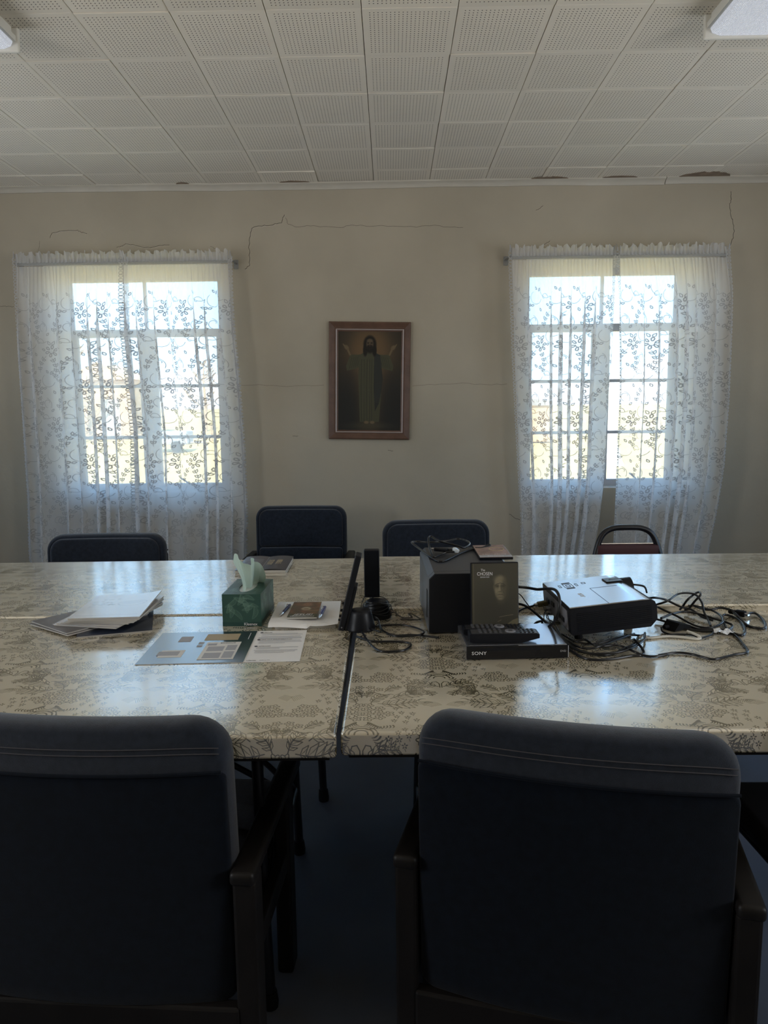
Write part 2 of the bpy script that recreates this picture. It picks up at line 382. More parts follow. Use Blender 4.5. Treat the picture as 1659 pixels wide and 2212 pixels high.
def make_cloth():
    W,H=720,1240; G=(.84,.80,.715); K=(.29,.265,.17); K2=(.48,.45,.33)
    c=Canvas(W,H,G); c.sc=20.0; c.wrap=True   # 20 px per cm: 36 x 62 cm repeat
    def fl(x,y,r,n=5,a=.3,w=.17):
        pts=[]
        for i in range(n*8+1):
            t=2*PI*i/(n*8); rr=r*(.80+.2*math.cos(n*(t-a))); pts.append((x+rr*math.cos(t),y+rr*math.sin(t)))
        c.stroke(pts,w,K); c.stroke(arc(x,y,r*.2,0,2*PI,8),w*.8,K)
        for k in range(n):
            t=a+PI/n+2*PI*k/n; c.stroke([(x+.35*r*math.cos(t),y+.35*r*math.sin(t)),(x+.62*r*math.cos(t),y+.62*r*math.sin(t))],w*.7,K)
    def floret(x,y,r):
        for k in range(5):
            t=.3+2*PI*k/5; c.blob((x+.62*r*math.cos(t),y+.62*r*math.sin(t)),r*.36,r*.2,K,.95,.18,t)
        c.stroke([(x,y-r*.9),(x+.3*r,y-r*1.7)],.1,K)
    def acanth(x,y,l,a,lobes=5,up=1):
        """feathered scroll leaf"""
        ca,sa=math.cos(a),math.sin(a)
        def q(u,v): return (x+u*ca-v*up*sa,y+u*sa+v*up*ca)
        c.stroke([q(l*t,.12*l*math.sin(PI*t)) for t in np.linspace(0,1,10)],.22,K)
        for i in range(lobes):
            t=(i+.6)/lobes; b=(l*t,.12*l*math.sin(PI*t)); h=l*.34*math.sin(PI*(t*.8+.15))
            for s in (1,-1):
                p=[q(b[0],b[1]),q(b[0]+h*.35,b[1]+s*h*.65),q(b[0]+h*1.05,b[1]+s*h*.95),q(b[0]+h*.75,b[1]+s*h*.35),q(b[0]+h*.6,b[1])]
                c.stroke(p,.14,K)
                for k in range(3):
                    f=.25+.25*k; c.stroke([q(b[0]+h*f*.6,b[1]+s*h*f*.3),q(b[0]+h*(f+.3),b[1]+s*h*(f*.9+.12))],.08,K2)
    def fan(x,y,r,a0,a1,n=13):
        for i in range(n):
            t=a0+(a1-a0)*i/(n-1); k=.28+.1*math.sin(i)
            c.stroke([(x+r*.22*math.cos(t-.25),y+r*.22*math.sin(t-.25)),(x+r*.65*math.cos(t-.08),y+r*.65*math.sin(t-.08)),(x+r*math.cos(t),y+r*math.sin(t))],.2,K)
        c.stroke(arc(x,y,r,a0,a1,14),.18,K); c.stroke(curl(x+r*.98*math.cos(a1),y+r*.98*math.sin(a1)-.2,1.0,a1,5.5,14),.2,K)
    def comma(x,y,l,a,wd=.42):
        p=[(x+l*t*math.cos(a+.9*t),y+l*t*math.sin(a+.9*t)) for t in np.linspace(0,1,7)]; c.stroke(p[::-1],wd,K,taper=True)
    rnd=random.Random(5)
    for (OX,OY) in ((0,0),(18,31)):
        for mir in (1,-1):
            c.ox=OX*20; c.oy=OY*20; c.mir=mir
            # flower heart
            for (x,y) in ((1.2,.2),(3.5,.9),(5.7,.3),(1.2,2.6),(3.6,3.1),(1.3,-2.2),(3.7,-1.5),(1.1,4.9)): fl(x,y,1.25,a=x)
            for (x,y) in ((7.4,-1.2),(8.4,.9),(6.8,-3.2),(9.7,-1.6),(9.2,-3.9),(7.2,3.2),(10.8,.4),(11.6,-3)): floret(x,y,.75)
            # leaves and fans above
            acanth(1.6,6.2,5.6,.95,5); acanth(3.2,6.0,8.6,.12,6,-1); acanth(6.0,8.8,7.6,.35,5); acanth(.6,9.5,3.4,1.25,4)
            fan(9.4,11.6,5.2,-.1,1.45); acanth(4.6,12.8,5,.75,4)
            for (x,y) in ((1.4,13.2),(3.3,14.4),(1.3,15.7)): fl(x,y,1.1,a=y)
            for k in range(7): comma(1+k*.95,11.2+.5*math.sin(k),1.2,1.2+.15*k,.36)
            # palmette below
            for k in range(8): comma(.5+k*.55,-5.6-.25*k,1.7,.2+.2*k); comma(.9+k*.8,-7.6+.1*k,1.25,-.4+.15*k,.36)
            c.stroke(arc(0,-9.6,3.4,0,PI/2,9),.2,K); c.stroke(arc(0,-9.6,2.6,.1,PI/2,9),.34,K); c.stroke(arc(0,-9.4,1.4,0,PI/2,7),.3,K)
            for k in range(6): comma(2.2+.25*k,-10.2-.45*k,1.7,-.2-.28*k,.4)
            c.stroke([(.25,-15.5),(.3,-13),(.9,-11.8),(1.9,-12),(2.2,-13)],.22,K); acanth(.6,-15,7.4,.28,6); acanth(3,-14.2,5.4,-.35,4,-1)
            # flower drift at the side
            for (x,y) in ((12.6,-6.6),(14.8,-6.2),(11.4,-8.6),(13.6,-8.8),(15.9,-8.3),(12.4,-10.8),(14.7,-10.9),(16.8,-10.6)): fl(x,y,1.22,a=y)
            for (x,y) in ((5.6,-10.4),(6.6,-11.8),(7.8,-10.6),(8.9,-12),(5.2,-12.4),(9.8,-9.8),(7.6,-8.9),(9,-7.6)): floret(x,y,.7)
            # shaded hatching
            for k in range(9): c.stroke(arc(14,3.4,1.2+.32*k,.4,2.0,7),.08,K2)
            for k in range(7): c.stroke([(11.4+.4*k,5.2),(12.6+.4*k,7.4-.2*k)],.08,K2)
            for k in range(7): c.stroke([(15+.35*k,-1.2-.3*k),(16.4+.3*k,.8-.2*k)],.08,K2)
            comma(15.6,6,2,2.0); comma(14,8.4,1.8,2.6); acanth(13.2,14,4.2,-.9,4)
    return c.image('cloth_print')

def make_painting():
    """a plain generic robed figure in a warm glow"""
    c=Canvas(300,460,(.16,.15,.125)); c.wrap=False
    c.blob((150,330),130,170,(.36,.285,.2),.9,.9); c.blob((150,370),70,90,(.46,.36,.24),.8,.9); c.blob((150,180),60,190,(.33,.27,.19),.7,.7)
    c.blob((40,110),60,160,(.13,.13,.125),.8,.8); c.blob((265,110),60,160,(.13,.13,.125),.8,.8)
    c.blob((150,22),90,16,(.28,.26,.2),.6,.8)
    robe=(.27,.265,.2); dk=(.19,.19,.155); skin=(.40,.345,.26)
    for m in (1,-1):
        X=lambda x:150+m*x
        c.poly([(X(30),355),(X(58),352),(X(92),352),(X(112),300),(X(108),278),(X(70),286),(X(40),300)],robe); 
        for k in range(5): c.stroke([(X(45+10*k),345-2*k),(X(60+9*k),300-3*k)],3,dk,.5)
        c.poly([(X(88),350),(X(96),348),(X(108),372),(X(100),378)],skin); c.blob((X(110),385),13,9,skin,1,.3,m*.8)
        for k in range(3): c.stroke([(X(112),386),(X(122+2*k),392+4*k)],4,skin)
    c.poly([(100,350),(128,366),(172,366),(200,350),(206,240),(204,150),(196,40),(104,40),(100,150),(96,250)],robe)
    for x in (112,124,138,150,160): c.stroke([(x,330),(x-2,200),(x+1,45)],3.5,dk,.55)
    for x in (118,144): c.stroke([(x,320),(x+3,190),(x,60)],3,(.33,.325,.25),.5)
    c.poly([(172,362),(200,350),(212,240),(206,190),(196,130),(176,90),(170,200)],(.17,.175,.165))
    for k in range(4): c.stroke([(178+7*k,345),(180+8*k,220),(178+5*k,130)],2.5,(.235,.235,.2),.6)
    c.blob((150,400),30,40,(.10,.085,.065),1,.2); c.blob((128,372),10,26,(.10,.085,.065),1,.3); c.blob((172,372),10,26,(.10,.085,.065),1,.3)
    c.blob((150,402),17,24,(.31,.26,.2),1,.25); c.blob((150,386),15,12,(.12,.10,.08),1,.3); c.blob((150,393),4,2,(.25,.19,.15),1,.4)
    for x in (142,158): c.blob((x,406),5,2.5,(.1,.09,.07),.9,.5)
    c.stroke([(150,408),(149,398)],2.5,(.37,.31,.24),.8); c.blob((150,418),14,6,(.36,.31,.24),.7,.6)
    for x in (136,164): c.blob((x,38),11,7,skin,1,.3)
    return c.image('painting_print')

def make_case_cover():
    """dark portrait print: plain bald man's face above folded arms"""
    c=Canvas(270,370,(.25,.245,.215)); f=(.40,.375,.31); dk=(.20,.195,.17); lt=(.52,.485,.40)
    c.blob((135,120),130,110,(.215,.21,.185),.8,.6)
    c.blob((168,170),24,30,(.27,.26,.22),.9,.6)
    c.blob((167,238),37,60,f,.95,.22,-.05); c.blob((168,198),30,32,f,.9,.3); c.blob((163,276),30,22,(.46,.43,.355),.7,.7)
    c.blob((196,228),20,62,(.27,.26,.22),.75,.6); c.blob((131,236),5,13,(.33,.31,.26),.9,.4)
    for (x,a_) in ((149,.10),(184,-.10)):
        c.blob((x,241),15,8,(.26,.25,.21),.7,.8); c.stroke([(x-14,251-6*a_*10),(x,254),(x+13,250+6*a_*10)],3.2,dk,.75); c.stroke([(x-10,241),(x-2,243.5),(x+9,240)],1.8,dk,.9); c.blob((x,240.5),3,2,dk,.8,.5); c.stroke([(x-10,234),(x,231),(x+10,234)],1.5,(.31,.295,.245),.7)
    c.stroke([(163,250),(161,230),(157,216)],7,lt,.45); c.stroke([(172,250),(173,228),(176,214)],5,(.28,.265,.225),.6); c.blob((166,212),10,4.5,(.30,.285,.24),.8,.5); c.blob((163,217),6,5,lt,.5,.7)
    c.stroke([(150,191),(160,192.5),(168,191),(178,192),(186,190)],2.2,dk,.85); c.blob((167,186),13,3.5,(.44,.395,.34),.6,.5); c.blob((167,195),15,2.5,(.33,.30,.255),.6,.5); c.blob((167,178),12,3,(.29,.275,.23),.6,.6)
    c.stroke([(154,212),(146,199),(144,186)],2.2,(.27,.255,.215),.7); c.stroke([(182,212),(191,199),(192,186)],2.2,(.24,.23,.195),.7); c.blob((167,169),14,7,(.43,.40,.33),.5,.7); c.blob((146,214),9,13,lt,.35,.8)
    for k in range(3): c.stroke([(147,268+6*k),(167,270+6*k),(188,267+6*k)],1.6,(.34,.32,.265),.5)
    c.stroke([(163,254),(164,264)],1.6,dk,.5); c.stroke([(169,254),(168,263)],1.6,dk,.5)
    c.poly([(90,0),(140,60),(210,80),(270,70),(270,0)],(.225,.215,.19)); c.poly([(180,10),(240,50),(270,60),(270,20),(230,0)],(.35,.33,.265))
    c.stroke([(160,66),(200,74),(240,78)],2.5,lt,.7); c.stroke([(150,40),(170,50)],3,lt,.5); c.stroke([(120,20),(190,8)],3,(.33,.315,.26),.8); c.stroke([(40,22),(48,30)],3,lt,.7)
    c.a[:, :9]=(.225,.215,.18); c.a[:,9:11]=(.40,.38,.32)
    c.a*=1.14
    return c.image('case_cover_print')

def make_book_cover():
    c=Canvas(200,260,(.34,.25,.17)); rnd=random.Random(2)
    for k in range(60): c.blob((rnd.uniform(0,200),rnd.uniform(40,260)),rnd.uniform(10,34),rnd.uniform(6,18),rnd.choice([(.50,.30,.20),(.42,.34,.2),(.55,.36,.26),(.28,.24,.16),(.62,.5,.36)]),.6,.8,rnd.uniform(-1,1))
    c.blob((105,205),46,34,(.50,.36,.25),.9,.3); c.blob((105,215),30,24,(.62,.44,.32),.9,.3); c.blob((95,218),5,3,(.2,.14,.1),1,.4); c.blob((116,218),5,3,(.2,.14,.1),1,.4)
    c.blob((106,140),32,26,(.85,.82,.74),.9,.4); c.blob((106,136),22,14,(.5,.4,.3),.8,.5)
    c.a[:52]=(.2,.22,.14); return c.image('book_cover_print')

def make_booklet():
    c=Canvas(320,220,(.20,.20,.25)); rnd=random.Random(4)
    c.a[:, :160]=(.27,.27,.31)
    for k in range(26): c.stroke([(30+rnd.uniform(0,20),70+k*4),(80,90+k*3+rnd.uniform(-8,8)),(140-rnd.uniform(0,14),72+k*4)],2.4,(.62,.62,.66),.55)
    c.stroke([(20,190),(140,194)],3,(.55,.55,.6),.6); c.stroke([(40,20),(130,26)],2,(.5,.5,.55),.6); c.stroke([(158,0),(158,220)],2,(.75,.75,.78))
    for k in range(3): c.stroke([(195+k*3,196),(290,198)],1.5,(.5,.5,.55),.3)
    return c.image('booklet_print')

def make_magazine():
    c=Canvas(260,330,(.80,.79,.80)); rnd=random.Random(9)
    for k in range(26): c.blob((rnd.uniform(20,110),rnd.uniform(170,260)),rnd.uniform(6,16),5,(.58,.55,.55),.5,.7)
    for k in range(10): c.stroke([(25,140+k*7),(60+rnd.uniform(0,40),140+k*7)],1.6,(.55,.55,.58),.6)
    c.stroke(arc(180,190,55,0,2*PI,24,36),2,(.62,.62,.66)); c.stroke(arc(180,180,48,PI,2*PI,18,26),2,(.62,.62,.66)); c.blob((180,200),50,22,(.72,.72,.75),.6,.5)
    c.stroke([(20,30),(240,34)],2,(.6,.6,.64)); return c.image('magazine_print')

def make_box_print():
    """dark green card with feathery leaf sprays"""
    c=Canvas(300,280,(.19,.30,.27)); rnd=random.Random(8); lt=(.44,.55,.49)
    for (x,y,a,l) in ((60,40,1.2,150),(150,20,1.9,170),(230,30,1.0,150),(20,150,.4,150),(280,150,2.6,150),(120,170,.9,130),(210,160,2.2,120),(90,250,-.6,120),(30,90,.9,110),(190,90,1.4,120),(250,220,2.4,110),(150,120,.2,120)):
        for i in range(26):
            t=i/26; px,py=x+l*t*math.cos(a+.5*t),y+l*t*math.sin(a+.5*t); h=34*math.sin(PI*min(1,t+.12))
            for s in (1,-1):
                b=a+.5*t+s*.95; c.stroke([(px,py),(px+h*.6*math.cos(b),py+h*.6*math.sin(b)),(px+h*math.cos(b-s*.3),py+h*math.sin(b-s*.3))],1.7,lt,.6)
    return c.image('tissue_box_print')

# ------------------------------------------------------------------ materials in use
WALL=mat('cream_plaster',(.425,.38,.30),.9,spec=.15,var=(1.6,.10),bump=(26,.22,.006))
FLOOR=mat('slate_vinyl_floor',(.115,.125,.155),.62,spec=.3,var=(1.3,.45),bump=(40,.1,.002))
TILE=tile_material()
JOINT=mat('tile_joint',(.05,.045,.04),.9)
TRIM=mat('painted_trim',(.50,.465,.395),.6,var=(5,.08))
CRACK=mat('plaster_crack',(.12,.105,.08),.95)
RIDGE=mat('plaster_flake',(.66,.61,.52),.9)
STAIN=mat('damp_board',(.24,.18,.13),.95,var=(14,.3))
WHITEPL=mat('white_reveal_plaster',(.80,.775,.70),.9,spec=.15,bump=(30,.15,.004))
STEEL=mat('window_steel',(.46,.47,.51),.5,spec=.4,var=(9,.12))
SILLM=mat('window_sill_paint',(.72,.71,.70),.55)
ROD=mat('curtain_rod_metal',(.26,.26,.25),.45,metal=.2)
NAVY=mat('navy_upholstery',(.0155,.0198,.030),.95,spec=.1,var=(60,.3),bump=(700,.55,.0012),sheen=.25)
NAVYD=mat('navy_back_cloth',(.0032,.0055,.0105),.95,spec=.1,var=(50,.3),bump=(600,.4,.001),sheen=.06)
STITCH=mat('stitching',(.055,.052,.058),.9)
DWOOD=mat('dark_walnut',(.0078,.0064,.0058),.5,spec=.25,var=(12,.35))
BLACKSEAT=mat('black_vinyl',(.010,.009,.010),.6,spec=.3)
BLACKM=mat('black_painted_metal',(.006,.006,.009),.35,spec=.5)
RUBBER=mat('black_rubber',(.005,.0055,.007),.8,spec=.2)
MAROON=mat('maroon_vinyl',(.06,.022,.025),.55,spec=.3)
BPLAS=mat('black_plastic',(.0045,.0055,.009),.42,spec=.3,bump=(400,.05,.0005))
BGLOSS=mat('gloss_black_plastic',(.004,.005,.008),.2,spec=.4)
CABLE=mat('cable_jacket',(.0045,.005,.007),.3,spec=.45)
GPLAS=mat('grey_plastic',(.20,.20,.22),.5)
SILV=mat('matt_silver_plastic',(.33,.34,.37),.34,spec=.6)
CHROME=mat('chrome',(.7,.7,.72),.15,metal=1)
WHITEP=mat('white_plastic',(.62,.60,.54),.5)
WMETAL=mat('white_enamel',(.66,.65,.60),.45,spec=.4)
PAPER=mat('white_paper',(.80,.79,.78),.7,spec=.25)
PAPERG=mat('coated_paper_edge',(.48,.46,.42),.75)
INK=mat('dark_ink',(.06,.06,.075),.6)
INKB=mat('navy_ink',(.012,.018,.032),.2,spec=.6,coat=1,coat_r=.2); INKB.node_tree.nodes['Principled BSDF'].inputs['Coat IOR'].default_value=2.2
GREYINK=mat('grey_ink',(.38,.38,.40),.6)
PALEINK=mat('pale_ink',(.72,.70,.66),.6)
GOLDINK=mat('gold_ink',(.42,.34,.22),.6)
LOGO=mat('white_lettering',(.72,.72,.74),.5)
FRAMEW=mat('frame_walnut',(.125,.068,.046),.5,spec=.35,var=(14,.25))
LINER=mat('frame_liner',(.40,.33,.31),.45,metal=.3,bump=(260,.8,.002))
TISSUE=mat('pale_green_tissue',(.50,.63,.56),.9,spec=.1)
BLUEPEN=mat('blue_pen_barrel',(.045,.06,.24),.3,spec=.5)
def glass_mat():
    m=bpy.data.materials.new('window_glass'); m.use_nodes=True; nt=m.node_tree; nt.nodes.clear()
    o=nt.nodes.new('ShaderNodeOutputMaterial'); a=nt.nodes.new('ShaderNodeBsdfTransparent'); g=nt.nodes.new('ShaderNodeBsdfGlossy'); mx=nt.nodes.new('ShaderNodeMixShader'); fr=nt.nodes.new('ShaderNodeFresnel')
    fr.inputs[0].default_value=1.3; g.inputs['Roughness'].default_value=.02; a.inputs[0].default_value=(.95,.97,.97,1)
    nt.links.new(fr.outputs[0],mx.inputs[0]); nt.links.new(a.outputs[0],mx.inputs[1]); nt.links.new(g.outputs[0],mx.inputs[2]); nt.links.new(mx.outputs[0],o.inputs[0]); return m
GLASS=glass_mat()
def lace_mat(im):
    m=bpy.data.materials.new('white_lace'); m.use_nodes=True; nt=m.node_tree; nt.nodes.clear(); L=nt.links.new
    o=nt.nodes.new('ShaderNodeOutputMaterial'); a=nt.nodes.new('ShaderNodeBsdfTransparent'); d=nt.nodes.new('ShaderNodeBsdfDiffuse'); t=nt.nodes.new('ShaderNodeBsdfTranslucent')
    d.inputs[0].default_value=(.95,.95,.95,1); t.inputs[0].default_value=(.86,.87,.88,1)
    m1=nt.nodes.new('ShaderNodeMixShader'); m1.inputs[0].default_value=.62; m2=nt.nodes.new('ShaderNodeMixShader')
    im_=nt.nodes.new('ShaderNodeTexImage'); im_.image=im; im_.extension='EXTEND'; u=nt.nodes.new('ShaderNodeUVMap'); L(u.outputs[0],im_.inputs[0])
    rp_=nt.nodes.new('ShaderNodeValToRGB'); rp_.color_ramp.elements[0].position=.72; rp_.color_ramp.elements[0].color=(.95,.95,.96,1); rp_.color_ramp.elements[1].position=.96; rp_.color_ramp.elements[1].color=(.13,.135,.15,1)
    L(im_.outputs[0],rp_.inputs[0]); L(rp_.outputs[0],t.inputs[0])
    L(d.outputs[0],m1.inputs[1]); L(t.outputs[0],m1.inputs[2]); L(im_.outputs[0],m2.inputs[0]); L(a.outputs[0],m2.inputs[1]); L(m1.outputs[0],m2.inputs[2]); L(m2.outputs[0],o.inputs[0]); return m
LACE=lace_mat(make_lace())
def cloth_mat():
    m=img_mat('printed_vinyl_cloth',make_cloth(),.12,spec=.6,coat=1,coat_r=.11,ext='REPEAT',scale=(1/.36,1/.62)); nt=m.node_tree; b=nt.nodes['Principled BSDF']; L=nt.links.new
    u=nt.nodes.new('ShaderNodeUVMap'); w1=nt.nodes.new('ShaderNodeTexWave'); w1.wave_type='BANDS'; w1.bands_direction='DIAGONAL'; w1.inputs['Scale'].default_value=170; L(u.outputs[0],w1.inputs[0])
    n=nt.nodes.new('ShaderNodeTexNoise'); n.inputs['Scale'].default_value=14; L(u.outputs[0],n.inputs[0])
    ad=M_(m,'ADD',M_(m,'MULTIPLY',w1.outputs['Fac'],.35),M_(m,'MULTIPLY',n.outputs['Fac'],2.6))
    bp=nt.nodes.new('ShaderNodeBump'); bp.inputs['Strength'].default_value=.3; bp.inputs['Distance'].default_value=.0004; L(ad,bp.inputs['Height']); L(bp.outputs[0],b.inputs['Normal'])
    b.inputs['IOR'].default_value=2.6; b.inputs['Coat IOR'].default_value=2.5
    return m
CLOTH=cloth_mat()
def lens_mat():
    m=mat('prismatic_lens',(.88,.89,.92),.22,spec=.6); nt=m.node_tree; b=nt.nodes['Principled BSDF']; L=nt.links.new
    tc=nt.nodes.new('ShaderNodeTexCoord'); hs=[]
    for d in ('X','Y'):
        w_=nt.nodes.new('ShaderNodeTexWave'); w_.bands_direction=d; w_.inputs['Scale'].default_value=52; L(tc.outputs['Object'],w_.inputs[0]); hs.append(w_.outputs['Fac'])
    bp=nt.nodes.new('ShaderNodeBump'); b.inputs['IOR'].default_value=1.6; b.inputs['Emission Color'].default_value=(.80,.86,1,1); b.inputs['Emission Strength'].default_value=.38; bp.inputs['Strength'].default_value=1; bp.inputs['Distance'].default_value=.006; L(M_(m,'ADD',hs[0],hs[1]),bp.inputs['Height']); L(bp.outputs[0],b.inputs['Normal']); return m
LENS=lens_mat()

# ------------------------------------------------------------------ the room
WY=5.136; CZ=2.935; TS=.37186; TX0=-.0964; TY0=3.0251
XL=TX0-9*TS; XR=TX0+9*TS; YN=-2.4
def struct(o): return tag(o,kind='structure')
def wall_with_holes(name, axis, at, th, a0, a1, z0, z1, holes, m):
    b=MB(); xs=sorted({a0,a1,*[h[0] for h in holes],*[h[1] for h in holes]})
    for i in range(len(xs)-1):
        p,q=xs[i],xs[i+1]; hs=[h for h in holes if h[0]<=p and h[1]>=q]
        segs=[(z0,z1)] if not hs else [(z0,hs[0][2]),(hs[0][3],z1)]
        for (s0,s1) in segs:
            c=((p+q)/2,at+th/2,(s0+s1)/2); d=(q-p,abs(th),s1-s0)
            if axis=='x': c=(c[1],c[0],c[2]); d=(d[1],d[0],d[2])
            b.box(c,d)
    return struct(b.build(name,m))
LWIN=(-2.37,-1.15,.855,2.425); RWIN=(.935,2.125,.855,2.425)
wf=wall_with_holes('wall_far','y',WY,.22,XL-.2,XR+.2,-.3,CZ+.1,[LWIN,RWIN],WALL)
wall_with_holes('wall_left','x',XL,-.2,YN,WY,0,CZ+.1,[(2.75,3.95,.95,2.35),(-.25,.95,.95,2.35)],WALL)  # both openings are added, to hold the fill lamps
wall_with_holes('wall_right','x',XR,.2,YN,WY,0,CZ+.1,[(2.75,3.95,.95,2.35),(-.25,.95,.95,2.35)],WALL)  # same added openings on this side
struct(MB().box(((XL+XR)/2,YN-.1,CZ/2),(XR-XL+.4,.2,CZ+.2)).build('wall_near',WALL))
struct(MB().box(((XL+XR)/2,(YN+WY)/2,-.05),(XR-XL,WY-YN,.1)).build('floor',FLOOR))
ceil=struct(MB().box(((XL+XR)/2,(YN+WY)/2,CZ+.07),(XR-XL,WY-YN,.1)).build('ceiling',JOINT))
# ceiling boards: each 16-inch perforated board is a piece of its own
def board(name, sx, sy, cx, cy, warp):
    b=MB(); th=.017; n=6; e=.0012; g=.0015
    hx,hy=sx/2-g,sy/2-g
    def f(u,v):
        x=-hx+2*hx*u; y=-hy+2*hy*v
        z=-th+warp*((u-.5)**2+(v-.5)**2)*2*( .6+.8*u)
        ed=min(x+hx,hx-x,y+hy,hy-y)
        if ed<1e-6: z+=e
        return (x+cx,y+cy,z)
    us=[0,e/(2*hx),.2,.4,.6,.8,1-e/(2*hx),1]
    vs=[];fs=[]
    for v in us:
        for u in us: vs.append(f(u,v))
    m=len(us)
    for j in range(m-1):
        for i in range(m-1):
            a=j*m+i; fs.append((a,a+m,a+m+1,a+1))
    ring=list(range(m))+[j*m+m-1 for j in range(1,m)]+[(m-1)*m+i for i in range(m-2,-1,-1)]+[j*m for j in range(m-2,0,-1)]
    top=len(vs)
    for i in ring: vs.append((vs[i][0],vs[i][1],0))
    for k in range(len(ring)):
        k2=(k+1)%len(ring); fs.append((ring[k],ring[k2],top+k2,top+k))
    b.add(vs,fs); return b.mesh(name,TILE,False)
full=[board('ceiling_board',TS,TS,0,0,w_) for w_ in (0,.001,-.0014,.0022,-.0007)]
cut=WY-(TY0+5*TS)
last=[board('ceiling_board_cut',TS,cut,0,-(TS-cut)/2,w_) for w_ in (.002,-.003,.004)]
rb=random.Random(11)
for r in range(-4,6):
    for k in range(-9,9):
        me=rb.choice(last if r==5 else full)
        o=bpy.data.objects.new('ceiling_tile',me); COL.objects.link(o); o.parent=ceil
        o.location=(TX0+(k+.5)*TS,TY0+(r+.5)*TS,CZ+.017+rb.uniform(-.0005,.0005))
        o.rotation_euler=(rb.uniform(-.0009,.0009),rb.uniform(-.0009,.0009),rb.uniform(-.0015,.0015))
rear=MB().box(((XL+XR)/2,(YN+TY0-4*TS)/2,CZ+.01),(XR-XL,TY0-4*TS-YN,.02)).build('rear_ceiling_board',TRIM,ceil)
# cornice in lengths, with an open joint on the right
prof=[(0,0),(-.045,0),(-.043,-.010),(-.030,-.016),(-.016,-.026),(-.010,-.040),(0,-.040)]
def cornice(name,x0,x1,dz0,dz1):
    b=MB(); n=14; vs=[];fs=[]; m=len(prof)
    for i in range(n+1):
        t=i/n; x=x0+(x1-x0)*t; dz=dz0+(dz1-dz0)*t+.0035*math.sin(x*2.3)+.002*math.sin(x*7)
        for p in prof: vs.append((x,WY+p[0],CZ+.004+p[1]+dz))
    for i in range(n):
        for k in range(m):
            k2=(k+1)%m; fs.append((i*m+k,i*m+k2,(i+1)*m+k2,(i+1)*m+k))
    fs.append(tuple(range(m))); fs.append(tuple(reversed(range(n*m,n*m+m))))
    b.add(vs,fs); return struct(b.build(name,TRIM,None,True,50))
cornice('trim_1',XL,1.848,0,-.003); cornice('trim_2',1.853,XR,.001,.002)
struct(MB().box(((XL+XR)/2,WY-.009,.05),(XR-XL,.018,.1),.004).build('baseboard_far',TRIM))
# cracks and flakes in the plaster, damp patches at the ceiling edge
CR={'a':[(-.983,2.383),(-.95,2.413),(-.951,2.48),(-.952,2.541),(-.94,2.602),(-.932,2.653),(-.878,2.667),(-.815,2.669),(-.758,2.678),(-.723,2.686),(-.713,2.719),(-.706,2.737)],
'b':[(-.697,2.713),(-.683,2.677),(-.627,2.658),(-.532,2.662),(-.438,2.655),(-.328,2.651),(-.249,2.662),(-.124,2.657),(.033,2.655),(.19,2.647),(.315,2.654),(.393,2.644),(.503,2.639)],
'c':[(-1.857,2.538),(-1.825,2.544),(-1.792,2.561),(-1.736,2.555),(-1.689,2.539),(-1.626,2.532),(-1.562,2.546),(-1.495,2.551)],
'd':[(2.296,2.842),(2.304,2.797),(2.294,2.753),(2.303,2.708),(2.317,2.663),(2.332,2.618),(2.332,2.558),(2.319,2.513),(2.296,2.468)],
'e':[(-2.688,2.161),(-2.64,2.155),(-2.592,2.157)],'f':[(-1.092,1.601),(-.914,1.605),(-.72,1.593),(-.461,1.597)],
'g':[(.152,1.583),(.313,1.594),(.506,1.598),(.667,1.584),(.812,1.591)],'h':[(.996,2.741),(1.017,2.755),(1.042,2.773)],
'i':[(1.043,2.518),(1.068,2.526),(1.093,2.544)],'j':[(-2.309,2.605),(-2.294,2.641),(-2.236,2.649),(-2.125,2.657),(-2.104,2.647),(-2.054,2.632)],
'k':[(-1.214,2.536),(-1.183,2.52),(-1.152,2.51)],'l':[(-.691,1.249),(-.652,1.246)],'m':[(-.021,1.138),(.015,1.134)],
'n':[(-2.416,2.454),(-2.398,2.515),(-2.38,2.59)],'o':[(.838,.678),(.878,.648),(.918,.634)]}
rc=random.Random(21)
for k,p in CR.items():
    r=.60*{'a':.0032,'b':.0018,'d':.0035,'f':.0014,'g':.0014,'n':.001,'e':.002}.get(k,.0024)
    q=[]
    for i in range(len(p)-1):
        for j in range(4):
            t=j/4; q.append((p[i][0]+(p[i+1][0]-p[i][0])*t+rc.uniform(-.004,.004),WY-.0004,p[i][1]+(p[i+1][1]-p[i][1])*t+rc.uniform(-.004,.004)))
    q.append((p[-1][0],WY-.0004,p[-1][1]))
    MB().tube(q,r,5,sm=0,flat=1).build('crack',CRACK,wf)
    if k in 'acdhijk':  # lifted lip of plaster along the crack
        MB().tube([(x+.003,y+.0012,z-.0035) for x,y,z in q],r*1.5,5,sm=0,flat=.5).build('plaster_flake',RIDGE,wf)
def patch(name,x0,x1,y0,y1,seed):
    rr=random.Random(seed); top=[];n=18
    for i in range(n+1):
        t=i/n; top.append((x0+(x1-x0)*t,y1-(y1-y0)*(math.sin(PI*t)**.6)*rr.uniform(.75,1)))
    MB().prism(top,'z',CZ-.004,CZ-.001).build(name,STAIN,ceil)
patch('damp_patch',1.93,2.27,4.99,5.095,1); patch('damp_patch',1.42,1.66,5.055,5.095,2); patch('damp_patch',.95,1.2,5.05,5.095,3)
patch('damp_patch',-.73,-.52,5.06,5.095,4); patch('damp_patch',-1.42,-1.33,5.06,5.095,5)

